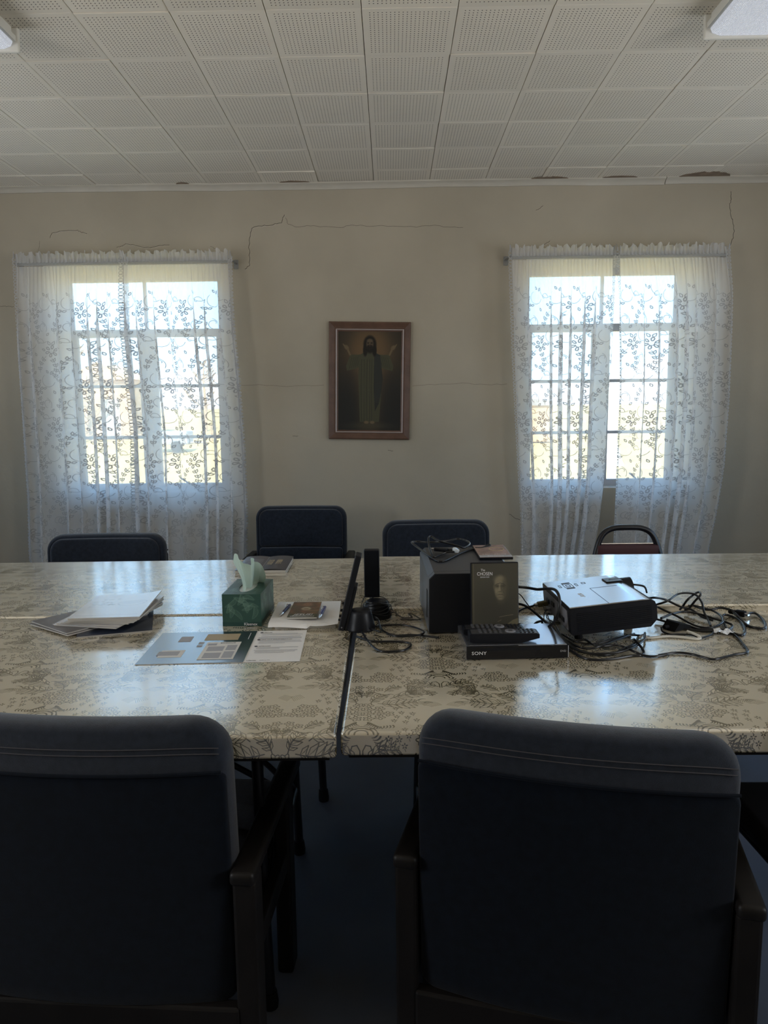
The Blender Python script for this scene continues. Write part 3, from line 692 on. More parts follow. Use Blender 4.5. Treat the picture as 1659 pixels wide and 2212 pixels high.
# windows: outer frame, thick mullion, transom, thin glazing bars, panes, sill
def window(name, x0, x1, h):
    w_=thing(name,None,None); struct(w_); y=5.276; z0,z1=.885,2.352; xm=(x0+x1)/2
    f=MB(); fr=.028
    for (a,b_) in ((x0-fr,x0),(x1,x1+fr)): f.box(((a+b_)/2,y,(z0+z1)/2),(b_-a,.06,z1-z0+.06),.004)
    f.box((xm,y,z1+.008),(x1-x0+.01,.06,.05),.004); f.box((xm,y,(h[2]+z0)/2+.012),(x1-x0+.01,.06,z0-h[2]+.024),.004)
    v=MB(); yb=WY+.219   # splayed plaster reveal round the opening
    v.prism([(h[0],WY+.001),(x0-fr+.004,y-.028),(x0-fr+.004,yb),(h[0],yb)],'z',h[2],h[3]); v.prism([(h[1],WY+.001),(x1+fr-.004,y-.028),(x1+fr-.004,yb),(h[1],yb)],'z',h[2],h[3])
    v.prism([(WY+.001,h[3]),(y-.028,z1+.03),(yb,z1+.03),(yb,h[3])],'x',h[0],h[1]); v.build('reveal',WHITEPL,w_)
    f.build('frame',STEEL,w_)
    MB().box((xm,y,1.425),(.125,.05,1.06),.006).build('mullion',STEEL,w_)
    MB().box((xm,y,2.17),(.018,.04,.34),.003).build('mullion',STEEL,w_)
    MB().box((xm,y-.004,1.979),(x1-x0,.055,.052),.005).build('transom',STEEL,w_)
    for c in (0,1):
        a,b_=(x0,xm) if c==0 else (xm,x1); m=.0625
        ca,cb=(a+.025,b_-m) if c==0 else (a+m,b_-.025)
        MB().box(((x0+.0125) if c==0 else (x1-.0125),y,1.43),(.025,.045,1.05),.004).build('casement_stile',STEEL,w_)
        for z in (1.246,1.61): MB().box(((ca+cb)/2,y,z),(cb-ca,.035,.022),.003).build('glazing_bar',STEEL,w_)
        for (p,q) in ((.905,1.235),(1.257,1.599),(1.621,1.953)):
            MB().box(((ca+cb)/2,y+.01,(p+q)/2),(cb-ca,.004,q-p)).build('pane',GLASS,w_)
        p=(a,b_-.009) if c==0 else (a+.009,b_); MB().box(((p[0]+p[1])/2,y+.01,2.17),(p[1]-p[0],.004,.33)).build('pane',GLASS,w_)
    MB().box((xm,5.199,h[2]-.004),(h[1]-h[0]-.004,.118,.022),.004).build('window_sill',SILLM,w_)
    MB().tube([(xm+.25,y-.03,.90),(xm+.26,y-.06,.915),(xm+.21,y-.075,.955)],.006,6).build('casement_handle',BLACKM,w_)
    return w_
window('window_1',-2.245,-1.205,LWIN); window('window_2',.98,2.005,RWIN)
for nm,x,yc in (('added_window_3',XL-.14,3.35),('added_window_4',XR+.14,3.35),('added_window_5',XL-.14,.35),('added_window_6',XR+.14,.35)):  # made-up window frames around the fill lamps, out of view
    w_=thing(nm,None,None); struct(w_); f=MB()
    for (c,d) in (((x,yc-.56,1.65),(.06,.08,1.4)),((x,yc+.56,1.65),(.06,.08,1.4)),((x,yc,.98),(.06,1.2,.06)),((x,yc,2.32),(.06,1.2,.06))): f.box(c,d,.006)
    f.build('frame',STEEL,w_)

# lace curtains on white sash rods
def ed(pts): 
    p=sorted(pts,key=lambda q:q[1]); zz=[q[1] for q in p]; xx=[q[0] for q in p]
    return lambda z: float(np.interp(z,zz,xx))
LLl=ed([(-2.521,2.413),(-2.538,1.862),(-2.542,1.295),(-2.548,.828),(-2.567,.471)])
LLr=ed([(-1.739,2.403),(-1.747,1.964),(-1.738,1.628),(-1.734,1.286),(-1.736,.937),(-1.747,.619)])
LRl=ed([(-1.807,2.404),(-1.81,1.965),(-1.795,1.628),(-1.78,1.286),(-1.794,.938),(-1.806,.619)])
LRr=ed([(-1.041,2.415),(-1.03,1.955),(-1.008,1.619),(-.99,1.162),(-.99,.694),(-1.004,.456)])
RLl=ed([(.791,2.37),(.814,1.822),(.849,1.257),(.891,.675),(.898,.438)])
RLr=ed([(1.508,2.414),(1.498,1.813),(1.48,1.478),(1.467,.927),(1.435,.611),(1.399,.409)])
RRl=ed([(1.497,2.414),(1.532,1.813),(1.542,1.477),(1.536,1.135),(1.537,.903),(1.533,.432)])
RRr=ed([(2.263,2.404),(2.272,2.025),(2.277,1.468),(2.265,1.012),(2.233,.721),(2.183,.425)])
def panel(name,label,el,er,seed,yo):
    rr=random.Random(seed); N=7.5; a1,a2=rr.uniform(0,6),rr.uniform(0,6); ZT,ZB=2.482,.22
    nu,nv=230,46
    zs=np.concatenate([np.linspace(ZT,2.36,11),np.linspace(2.36,ZB,nv-10)[1:]])
    # cloth coordinate: small gathers at the rod, larger soft folds below
    def pos(u,z):
        l,r=el(min(z,2.41)),er(min(z,2.41)); w_=r-l
        ph=2*PI*(N*u+.33*math.sin(2*PI*1.3*u+a1)+.16*math.sin(2*PI*3.1*u+a2))
        d=max(0,2.42-z); g=min(1,d/.5); fine=math.exp(-d/.16)
        drift=.10*math.sin(a1+z*.9)*min(1,d)
        A=.021*g*(.75+.4*math.sin(2*PI*2.2*u+a2+z*.5))
        edge=min(1,min(u,1-u)/.04)
        x=l+w_*u+edge*g*.027*math.sin(ph+drift)+edge*fine*.004*math.sin(2*PI*31*u+a2)
        y=5.012+yo*min(1,d/.25)+A*math.cos(ph+drift)+fine*.0045*math.sin(2*PI*31*u+a1)*edge
        if z>2.437: # ruffled heading above the rod
            k=(z-2.437)/.045; y+=.012*k*math.sin(2*PI*17*u+a2)+.006*k*math.sin(2*PI*41*u); z2=z+k*.010*math.sin(2*PI*13*u+a1)+k*.006*math.sin(2*PI*29*u)
            return (x+.004*k*math.sin(2*PI*23*u),y,z2)
        if 2.40<z<=2.437: y=min(y,5.016)
        return (x,y,z)
    b=MB()
    b.grid(nu,len(zs)-1,lambda u,v:pos(u,float(zs[int(round(v*(len(zs)-1)))])),lambda u,v:(u,(float(zs[int(round(v*(len(zs)-1)))])-ZB+.02)/2.25))
    o=b.build(name,LACE,None,True,180); tag(o,label,'curtain','lace curtain panels'); return o
panel('lace_curtain','white lace curtain panel, outer half at the window nearest the left wall',LLl,LLr,1,0)
panel('lace_curtain','white lace curtain panel over the right half of the left window, nearer the framed picture',LRl,LRr,2,-.045)
panel('lace_curtain','white lace curtain panel over the left half of the right window, nearer the framed picture',RLl,RLr,3,0)
panel('lace_curtain','white lace curtain panel, outer half of the right window, bulging away at the bottom',RRl,RRr,4,-.045)
for (x0,x1,lab) in ((-2.505,-1.055,'flat grey curtain rod above the left window'),(.805,2.25,'flat grey curtain rod above the right window')):
    t=thing('curtain_rod',lab,'curtain rod',((x0+x1)/2,5.03,2.42),0,'curtain rods'); L_=(x1-x0)/2
    MB().box((0,-.001,0),(2*L_,.007,.030),.003).build('rod',ROD,t)
    for s in (-1,1):
        MB().tube([(s*(L_-.01),0,0),(s*(L_+.012),.02,0),(s*(L_+.015),.10,0)],.012,6,flat=.4).build('rod_return',ROD,t)
        MB().box((s*(L_+.012),.1,-.005),(.03,.012,.06),.003).build('wall_bracket',ROD,t)

# ------------------------------------------------------------------ tables with printed vinyl covers
def table(label, px, py, xa, xb, dep, zt, rz, uo, vo):
    t=thing('folding_table',label,'table',(px,py,0),rz,'banquet tables pushed together')
    b=MB(); b.box(((xa+xb)/2,dep/2,zt-.026),(xb-xa,dep,.052),.008,3)
    uv=[]
    for (x,y,z) in b.v:
        d=zt-z; u,v=x,y
        if y<.009: v=y-d
        elif y>dep-.009: v=y+d
        elif x<xa+.009: u=x-d
        elif x>xb-.009: u=x+d
        uv.append((u+uo,v+vo))
    b.uv=uv; b.hasuv=True
    cv=b.build('vinyl_cover',CLOTH,t,True,50); cv.modifiers.new('flat_faces','WEIGHTED_NORMAL').weight=100
    MB().box(((xa+xb)/2,dep/2,zt-.056),(xb-xa-.03,dep-.03,.012),.002).build('table_board',DWOOD,t)
    for e in (xa+.19,xb-.19):
        s=1 if e<(xa+xb)/2 else -1
        for y in (.15,dep-.15):
            l=MB().tube([(e,y,zt-.06),(e-s*.004,y,.30),(e-s*.012,y,.012)],.0135,10,sm=3).build('leg',BLACKM,t,True)
            MB().rings([(Vector((e-s*.012,y,0)),.018),(Vector((e-s*.012,y,.012)),.019),(Vector((e-s*.011,y,.04)),.0165)],12).build('rubber_foot',RUBBER,l,True)
        MB().cyl((e-s*.004,.15,.22),(e-s*.004,dep-.15,.22),.010,n=10).build('crossbar',BLACKM,t,True)
        MB().cyl((e,.12,zt-.075),(e,dep-.12,zt-.075),.012,n=10).build('crossbar',BLACKM,t,True)
        for y in (dep/2-.03,dep/2+.03):
            MB().cyl((e,y,.40),(e+s*.34,dep/2+(y-dep/2)*5,zt-.066),.008,n=8).build('brace',BLACKM,t,True)
        MB().cyl((e,dep/2-.05,.40),(e,dep/2+.05,.40),.010,n=8).build('crossbar',BLACKM,t,True)
        for y in (.15,dep-.15): MB().cyl((e,y,.22),(e,dep/2+(.05 if y>dep/2 else -.05),.40),.008,n=8).build('brace',BLACKM,t,True)
    return t
table('white patterned vinyl covered table nearest left, under the magazines and tissue box',-.117,1.400,-1.83,0,.908,.74,.012,.115,.10)
table('white patterned vinyl covered table nearest right, under the disc player and projector',-.109,1.411,0,1.83,.905,.74,0,.138,.22)
table('white patterned vinyl covered table at the far left, under the open booklet',-.075,2.33,-1.83,0,.925,.74,.02,.05,.35)
table('white patterned vinyl covered table at the far right, slightly higher than its neighbours',-.068,2.322,0,1.83,.872,.758,0,.3,.05)

# ------------------------------------------------------------------ chairs
def rrect(x0,x1,z0,z1,rt_,rb_,n=7):
    p=[]
    for (cx,cz,r,a) in ((x1-rt_,z1-rt_,rt_,0),(x0+rt_,z1-rt_,rt_,PI/2),(x0+rb_,z0+rb_,rb_,PI),(x1-rb_,z0+rb_,rb_,1.5*PI)):
        for i in range(n+1): p.append((cx+r*math.cos(a+PI/2*i/n),cz+r*math.sin(a+PI/2*i/n)))
    q=[]   # add points along the long sides so that the pad can bend
    for i in range(len(p)):
        a,b=p[i],p[(i+1)%len(p)]; d=math.hypot(b[0]-a[0],b[1]-a[1]); k=max(1,int(d/.04))
        for j in range(k): q.append((a[0]+(b[0]-a[0])*j/k,a[1]+(b[1]-a[1])*j/k))
    return q
def pad(out, y0, y1, puff, er, bend, M=None):
    """stuffed pad: outline in x,z; rear face y0, front face y1"""
    n=len(out); cx=sum(p[0] for p in out)/n; cz=(max(p[1] for p in out)+min(p[1] for p in out))/2
    rings=[]; S_=[.25,.5,.72,.88]; th=(y1-y0)/2; ym=(y0+y1)/2
    for s in S_: rings.append((s*(1-er),0,y0-puff*(1-s*s)))
    for k in range(7):
        a=-PI/2+PI*k/6; rings.append((1-er+er*math.cos(a),1,ym+th*math.sin(a)))
    for s in reversed(S_): rings.append((s*(1-er),0,y1+puff*(1-s*s)))
    vs=[];fs=[]
    for (s,_,y) in rings:
        for p in out:
            x,z=cx+(p[0]-cx)*s,cz+(p[1]-cz)*s; vs.append((x,y+bend(x,z),z))
    for i in range(len(rings)-1):
        for k in range(n):
            k2=(k+1)%n; fs.append((i*n+k,i*n+k2,(i+1)*n+k2,(i+1)*n+k))
    a=len(vs); vs.append((cx,y0-puff+bend(cx,cz),cz)); vs.append((cx,y1+puff+bend(cx,cz),cz)); m=(len(rings)-1)*n
    for k in range(n): fs.append((a,(k+1)%n,k)); fs.append((a+1,m+k,m+(k+1)%n))
    return MB().add(vs,fs,M=M)
def armchair(label, loc, rz, group):
    t=thing('armchair',label,'chair',loc,rz,group)
    bend=lambda x,z:.030*(x/.295)**2-.06*(z-.45)
    pad(rrect(-.295,.295,.22,.808,.075,.03),-.25,-.175,.004,.05,bend).build('backrest',NAVY,t,True,180)
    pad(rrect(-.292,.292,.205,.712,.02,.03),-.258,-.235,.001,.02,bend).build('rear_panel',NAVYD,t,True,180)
    pad(rrect(-.27,.27,.552,.79,.06,.02),-.19,-.155,.008,.06,bend).build('upper_cushion',NAVY,t,True,180)
    pad(rrect(-.27,.27,.41,.545,.02,.02),-.19,-.150,.012,.08,bend).build('lumbar_cushion',NAVY,t,True,180)
    b=MB()
    for z in (.752,.764): b.tube([(x,-.2515+bend(x,z)-.004*(1-(x/.3)**2)*.6,z-.004*abs(x/.28)**6) for x in np.linspace(-.283,.283,23)],.0011,5,sm=0)
    b.build('stitching',STITCH,t)
    MB().tube([(x,-.262+bend(x,.715),.715) for x in np.linspace(-.288,.288,19)],.0035,6,sm=0).build('piping',NAVYD,t,True)
    MB().box((0,.04,.37),(.56,.48,.13),.035,4).build('seat_cushion',NAVY,t,True,60)
    MB().box((0,.03,.275),(.575,.46,.065),.006).build('seat_rail',DWOOD,t)
    MB().box((0,-.225,.165),(.60,.03,.085),.006).build('rear_rail',DWOOD,t)
    for s in (-1,1):
        x=s*.318
        MB().box((x,-.205,.24),(.046,.062,.48),.007).build('rear_leg',DWOOD,t)
        MB().box((x,.135,.24),(.040,.060,.48),.007).build('front_leg',DWOOD,t)
        MB().box((x,.0,.493),(.050,.50,.030),.010,3).build('arm',DWOOD,t,True)
        MB().box((x,-.03,.30),(.026,.30,.05),.004).build('side_rail',DWOOD,t)
    return t
AG='navy upholstered armchairs around the tables'
armchair('navy armchair seen from behind, cut off by the left edge at the near left table',(-.60,1.562,0),-.06,AG)
armchair('navy armchair seen from behind, turned askew at the near right table',(.387,1.511,0),-.245,AG)
armchair('navy armchair across the table in front of the left curtain',(-1.425,3.385,0),PI+.02,AG)
armchair('navy armchair against the far wall with a horizontal seam, right of the left curtain',(-.59,4.46,0),PI-.03,AG)
armchair('navy armchair across the table behind the black subwoofer',(.245,3.76,0),PI+.01,AG)

def stack_chair(label, loc, rz, vinyl):
    t=thing('stacking_chair',label,'chair',loc,rz,'metal framed stacking chairs')
    pts=[(-.185,-.20,.47),(-.175,-.215,.60),(-.155,-.235,.70),(-.125,-.245,.775),(-.075,-.25,.807),(0,-.25,.812),(.075,-.25,.807),(.125,-.245,.775),(.155,-.235,.70),(.175,-.215,.60),(.185,-.20,.47)]
    MB().tube(pts,.0145,10,sm=5).build('back_frame',BLACKM,t,True)
    pad(rrect(-.158,.158,.48,.728,.01,.03),-.245,-.215,.004,.05,lambda x,z:-.06*(z-.6)).build('back_pad',vinyl,t,True,180)
    MB().tube([(-.150,-.242,.731),(0,-.243,.731),(.150,-.242,.731)],.0035,8).build('chrome_strip',CHROME,t,True)
    MB().box((0,.02,.445),(.40,.40,.055),.024,3).build('seat',vinyl,t,True,60)
    for s in (-1,1):
        MB().tube([(s*.19,-.20,.47),(s*.195,-.21,.40),(s*.20,-.26,.0)],.0125,10).build('leg',BLACKM,t,True)
        MB().tube([(s*.18,-.15,.415),(s*.19,.17,.415),(s*.195,.20,.38),(s*.20,.235,.0)],.0125,10).build('leg',BLACKM,t,True)
    MB().cyl((-.19,-.19,.415),(.19,-.19,.415),.010,n=8).build('crossbar',BLACKM,t,True)
    return t
stack_chair('black framed stacking chair with maroon pad, in front of the right curtain',(1.18,3.36,0),PI,MAROON)
stack_chair('dark stacking chair tucked under the near right table, at the right edge',(1.0,1.50,0),0,BLACKSEAT)

# ------------------------------------------------------------------ things on the tables
T=.74
# magazines, one by one
MAGP=img_mat('magazine_cover',make_magazine(),.2,spec=.6,coat=1,coat_r=.2); MAGP.node_tree.nodes['Principled BSDF'].inputs['Coat IOR'].default_value=2.0
MAGN=mat('navy_magazine_cover',(.03,.04,.07),.25,spec=.6); MAGG=mat('grey_magazine_cover',(.16,.15,.15),.3,spec=.5)
mg=[(.30,-.872,2.232,MAGN),(-.62,-.965,2.245,MAGG),(-.66,-.962,2.248,MAGG),(-.20,-.905,2.262,MAGP),(-.16,-.90,2.262,MAGP),(-.06,-.893,2.262,MAGP),(-.02,-.882,2.255,MAGP),(.015,-.878,2.25,MAGP),(.04,-.872,2.245,MAGP),(.07,-.875,2.245,MAGP)]
lab=['navy magazine at the very bottom of the pile','grey magazine turned out at the lower left of the pile, under its twin','grey magazine turned out at the left of the pile, above its twin',
 'white magazine fourth from the bottom of the pile','white magazine fifth from the bottom of the pile','white magazine fifth from the top of the pile','white magazine fourth from the top of the pile','white magazine third from the top of the pile','white magazine just below the topmost of the pile','glossy white magazine on top of the pile at the left']
for i,(a,x,y,m) in enumerate(mg):
    t=thing('magazine',lab[i],'magazine',(x,y,T+.0005+i*.0052),a,'pile of magazines')
    lift=(lambda u,v:(.014*u**4*v) if i==9 else 0.0)
    W_,H_=.214,.282
    MB().slab(10,8,lambda u,v:((u-.5)*W_,(v-.5)*H_,.0047+lift(u,v)),.0006,lambda u,v:(u,v)).build('cover',m,t,True,50)
    MB().slab(10,8,lambda u,v:((u-.5)*(W_-.004)+.001,(v-.5)*(H_-.004),.0041+lift(u,v)),.0041).build('pages',PAPERG,t)
# tissue box
BOXP=img_mat('tissue_box_card',make_box_print(),.34,spec=.45); BOXD=mat('tissue_box_band',(.012,.05,.045),.35); SLOT=mat('slot_film',(.75,.77,.78),.12,spec=.7)
t=thing('tissue_box','green leaf patterned tissue box with a pale green tissue pulled up','tissue box',(-.463,2.285,T),-.02)
hx,hy,hz=.060,.107,.101
b=MB()
def face(p,q,r,u1,v1): # three corners -> quad with its own print
    p,q,r=Vector(p),Vector(q),Vector(r); s=r+(q-p)*0+(q-p); b.add([p,q,q+(r-p),r],[(0,1,2,3)],[(0,0),(u1,0),(u1,v1),(0,v1)])
z0=.013
face((-hx,-hy,z0),(hx,-hy,z0),(-hx,-hy,hz),1,1); face((hx,-hy,z0),(hx,hy,z0),(hx,-hy,hz),1.8,1); face((hx,hy,z0),(-hx,hy,z0),(hx,hy,hz),1,1); face((-hx,hy,z0),(-hx,-hy,z0),(-hx,hy,hz),1.8,1)
# lid with an oval slot
n=32; ou=[];inn=[]
for k in range(n):
    a=2*PI*k/n; c_,s_=math.cos(a),math.sin(a); m_=max(abs(c_),abs(s_)); ou.append((hx*c_/m_,hy*s_/m_,hz)); inn.append((.026*c_,.075*s_,hz))
b.add(ou+inn,[(k,(k+1)%n,n+(k+1)%n,n+k) for k in range(n)],[((p[0]/hx+1)/2,(p[1]/hy+1)*.9) for p in ou+inn])
BOXP.node_tree.nodes['Image Texture'].extension='REPEAT'
b.build('card_box',BOXP,t)
MB().box((0,0,.0067),(2*hx+.0008,2*hy+.0008,.0134)).build('base_band',BOXD,t)
MB().prism([(p[0]*1.08,p[1]*1.04) for p in inn],'z',hz-.006,hz-.004).build('slot_film',SLOT,t)
txt('lettering','Kleenex',.0125,LOGO,t,T3(.006,-hy-.0006,.003)@R3(PI/2),.0002)
b=MB()
def tissue(u,v):
    """one sheet pulled up: a tall narrow peak at the front, a broad lower one behind"""
    ky=[0,.07,.16,.25,.33,.42,.52,.64,.76,.88,1]; kh=[.100,.122,.121,.112,.082,.082,.094,.098,.086,.060,.010]; kx=[-.030,-.030,-.024,-.012,-.004,.004,.004,.010,.016,.020,.018]
    h=float(np.interp(u,ky,kh)); tx=float(np.interp(u,ky,kx)); tu=u+.06*math.sin(u*6)
    bx,by=-.010+.026*u,-.050+.118*u
    gx=.0085*math.sin(u*15+.6)*(.5+.7*v)+.004*math.sin(u*31+v*3)
    lean=v**1.4
    return (bx+(tx+.004)*lean+gx+.012*math.sin(u*PI)*v*(1-v), by+(-.018*(1-u)-.030*u)*lean*.8+.004*math.sin(v*5+u*9), .094+h*v+.004*math.sin(u*24)*v*v)
b.grid(46,12,tissue)
b.build('tissue',TISSUE,t,True,180)
# notepad, loose sheet, small book, two pens
t=thing('notepad','cream notepad lying under the loose white sheet','notepad',(-.272,2.265,T),.05)
MB().box((0,0,.007),(.185,.235,.014),.001).build('pages',PAPERG,t); MB().box((0,0,.0148),(.186,.236,.0012)).build('cover',PAPER,t)
def sheet(u,v):
    x=(u-.5)*.212; y=(v-.5)*.278
    z=.0005+.016+.004*math.sin(u*5+1)*(1-v)-.0095*max(0,(1-v-.93)/.07)**1.5*(1 if u<.6 else .1)+.004*(max(0,u-.6)/.4)**2*(1-v)
    return (x,y,z)
o=MB().slab(20,20,sheet,.0004).build('paper_sheet',PAPER,None,True,60); o.location=(-.276,2.27,T+.0003); o.rotation_euler=(0,0,.035); tag(o,'loose white sheet under the small book and two pens','paper')
BOOKC=img_mat('small_book_cover',make_book_cover(),.3,spec=.5)
t=thing('small_book','small brown covered book with big white title, on the white sheet','book',(-.281,2.272,T+.0215),.01)
MB().box((0,0,.0025),(.091,.185,.005)).build('pages',PAPERG,t)
b=MB().grid(1,1,lambda u,v:((u-.5)*.093,(v-.5)*.187,.0056)); b.build('cover',BOOKC,t)
txt('lettering','JESUS!',.027,LOGO,t,T3(-.001,-.072,.0058)@Matrix(((1,.25,0,0),(0,1,0,0),(0,0,1,0),(0,0,0,1))),.0002,'CENTER',1,.82)
b=MB()
for k in range(16): b.box((-.036+k*.0047,-.083,.0059),(.0034,.005,.0002))
b.build('subtitle_line',LOGO,t)
def pen(label,x,y,z,rz,m,l):
    t=thing('ballpoint_pen',label,'pen',(x,y,z),rz)
    MB().rings([(Vector((0,-l*.25,.005)),.0048),(Vector((0,l*.2,.005)),.0052),(Vector((0,l*.47,.005)),.0046),(Vector((0,l*.5,.005)),.003)],14).build('barrel',m,t,True,50)
    MB().rings([(Vector((0,-l*.5,.005)),.001),(Vector((0,-l*.44,.005)),.0025),(Vector((0,-l*.32,.005)),.0046),(Vector((0,-l*.25,.005)),.005)],14).build('chrome_tip',CHROME,t,True)
    MB().tube([(-.0045,l*.46,.008),(-.007,l*.4,.010),(-.006,l*.2,.008)],.0012,6).build('clip',CHROME,t,True)
    MB().cyl((0,l*.5,.005),(0,l*.54,.005),.002,n=8).build('push_button',m,t)
pen('dark blue pen with chrome tip, beside the tissue box',-.346,2.275,T+.0185,-.10,mat('dark_blue_barrel',(.02,.03,.10),.3),.135)
pen('bright blue pen lying along the right side of the small book',-.222,2.235,T+.0215,-.05,BLUEPEN,.135)
# opened leaflet
t=thing('leaflet','open folded leaflet, navy glossy left page and white text page on the right','leaflet',(-.468,1.978,T+.0004),.045)
w_,h_=.431,.281
MB().slab(24,8,lambda u,v:((u-.5)*w_,(v-.5)*h_,.0008+.0007*math.sin(u*7)*math.sin(v*3)*(1-v)),.0005).build('sheet',PAPER,t,True)
fx=.067
MB().slab(12,6,lambda u,v:(-w_/2+.0005+u*(fx+w_/2-.0005),(v-.5)*(h_-.001),.0016),.0003).build('navy_page',INKB,t)
def flat(name,x0,x1,y0,y1,m,z=.0019): return MB().box(((x0+x1)/2,(y0+y1)/2,z),(x1-x0,y1-y0,.0003)).build(name,m,t)
flat('picture',-.075,.022,.055,.115,GOLDINK); flat('picture',-.06,.036,-.115,.035,PALEINK,.0022)
flat('picture',-.055,-.03,.005,.022,GREYINK,.0025); flat('picture',-.05,-.004,-.045,-.005,GREYINK,.0025); flat('picture',-.05,-.004,-.105,-.06,GREYINK,.0025); flat('picture',.002,.030,-.04,.005,GREYINK,.0025); flat('picture',.002,.030,-.105,-.05,GREYINK,.0025)
flat('picture',-.172,-.108,-.09,-.03,PALEINK); flat('picture',-.178,-.12,-.075,-.04,GREYINK,.0022); flat('picture',-.148,-.112,.045,.095,GREYINK); flat('picture',-.085,-.07,.02,.04,GREYINK); flat('picture',-.085,-.07,-.005,.012,GREYINK)
txt('lettering','EXODUS',.011,INK,t,T3(-.022,.021,.0026),.0001)
flat('rule',.050,.0515,.06,.12,LOGO)
b=MB()
for (x,y,l) in ((.086,.109,.105),(.086,.098,.12),(.086,.081,.115),(.086,.041,.118),(.086,.030,.122),(.086,.019,.075),(.086,-.021,.116),(.086,-.031,.065),(.082,-.046,.12),(.086,-.056,.11),(.086,-.066,.08)): b.box((x+l/2,y,.0018),(l,.0022,.0002))
b.build('text_lines',GREYINK,t); flat('grey_strip',.080,.205,.060,.073,mat('pale_grey_ink',(.55,.55,.56),.6))
for (s,y) in (('FEATURE',.117),("LEAD YOUR GROUP'S BIBLE STUDY",.048),('AFTERWARD',-.012)):
    txt('lettering',s,.0078,INK,t,T3(.091,y,.0019),.0001,'LEFT',1,.72); MB().cyl((.083,y+.003,.0017),(.083,y+.003,.002),.0045,n=16).build('bullet',INK,t)
txt('lettering','Lifeway',.0085,INK,t,T3(.074,-.132,.0019),.0001); txt('lettering','ADULTS',.0075,GREYINK,t,T3(.108,-.132,.0019),.0001)
# open booklet on the far table
BKL=img_mat('booklet_cover',make_booklet(),.3,spec=.55)
t=thing('booklet','open dark booklet by the far edge, behind the tissue box','booklet',(-.548,3.085,T),.02)
MB().box((-.0,0,.006),(.208,.285,.012),.002).build('pages',PAPERG,t)
MB().slab(22,4,lambda u,v:((u-.5)*.212,(v-.5)*.29,.0135+.005*abs(math.sin(u*PI*2))**.8),.001,lambda u,v:(u,v)).build('cover',BKL,t,True,60)
txt('lettering','BIBLE',.034,GOLDINK,t,T3(.048,.05,.0190)@R3(0,0,-PI/2),.0003,'LEFT',1,1.1); txt('lettering','STUDY',.034,GOLDINK,t,T3(.012,.05,.0188)@R3(0,0,-PI/2),.0003,'LEFT',1,1.0)

# satellite speakers
t=thing('satellite_speaker','slim black speaker seen edge-on, leaning, with control knobs on its left','speaker',(-.156,2.15,T),0)
Mt=R3(0,math.atan2(.058,.235),0)
MB().box((0,0,.118),(.019,.062,.236),.003,M=Mt).build('body',BPLAS,t)
MB().box((.0135,0,.072),(.010,.056,.142),.002,M=Mt).build('back_box',BPLAS,t)
for z in (.027,.040,.058,.080): MB().cyl(Mt@Vector((-.0095,-.012,z)),Mt@Vector((-.0155,-.012,z)),.0042 if z>.03 else .003,n=12).build('knob',BPLAS,t,True)
MB().cyl(Mt@Vector((0,-.031,.011)),Mt@Vector((0,-.0318,.011)),.0022,n=14).build('screw',GPLAS,t)
def stand(label,x,y,rb_,rt_,h):
    t=thing('speaker_stand',label,'speaker stand',(x,y,T),0,'speaker bases')
    MB().rings([(Vector((0,0,0)),rb_*.97),(Vector((0,0,.006)),rb_),(Vector((0,0,h*.85)),rt_*1.06),(Vector((0,0,h)),rt_),(Vector((0,0,h+.002)),rt_*.9)],36).build('cone',BPLAS,t,True,50)
    return t
stand('round tapered black base in front of the upright speaker',-.0965,2.140,.0445,.032,.058)
s_=stand('round tapered black base under the upright speaker, wrapped in thin wire',-.050,2.275,.048,.034,.052)
b=MB()
rw=random.Random(4)
for k in range(6):
    z=.020+.006*k; r=.047-.0022*k
    b.tube([((r+.003)*math.cos(a),(r+.003)*math.sin(a),z+.006*math.sin(a*2+k)) for a in np.linspace(0,2*PI*.97,20)],.0014,6,sm=0)
b.tube([(-.024,.048,.10),(-.036,.045,.065),(-.046,.02,.045)],.0012,6); b.tube([(-.022,.045,.075),(-.045,.03,.05),(-.052,0,.03)],.0012,6)
b.build('wound_wire',CABLE,s_,True)
t=thing('satellite_speaker','upright slim black speaker standing on the wire wrapped base','speaker',(-.066,2.315,T+.054),0)
MB().box((0,.008,.0785),(.050,.032,.157),.003).build('body',BPLAS,t); MB().box((0,-.009,.082),(.046,.004,.146),.0015).build('grille',mat('black_grille_cloth',(.006,.007,.009),.95,spec=.1,bump=(900,.5,.001)),t)
# subwoofer, its back edge up on the higher far table
SUBM=mat('charcoal_laminate',(.045,.048,.058),.38,spec=.5,bump=(300,.05,.001)); SUBF=mat('black_grille_front',(.004,.005,.008),.6,spec=.3)
t=thing('subwoofer','large black subwoofer box with a slot port on its left side','speaker',(.227,2.232,T+.0157),0); t.rotation_euler=(math.radians(4.6),0,.05)
sw,sd,sh=.256,.30,.181
b=MB(); c=.016
prf=[(-sw/2,0),(sw/2,0),(sw/2,sh-c),(sw/2-c,sh),(-sw/2+c,sh),(-sw/2,sh-c)]
b.prism(prf,'y',-sd/2+.03,sd/2); b.build('cabinet',SUBM,t)
MB().prism(prf,'y',-sd/2+.004,-sd/2+.0285).build('front_band',SUBM,t)
MB().prism([(p[0]*.985,.002+p[1]*.985) for p in prf],'y',-sd/2,-sd/2+.006).build('front_grille',SUBF,t)
MB().box((-sw/2-.0004,-sd/2+.055,.075),(.003,.020,.085),.0014,3).build('port_slot',mat('port_dark',(.004,.004,.005),.5),t)
for x in (-.1,.1):
    for y in (-.12,.12): MB().cyl((x,y,-.006),(x,y,.001),.012,n=14).build('rubber_foot',RUBBER,t)
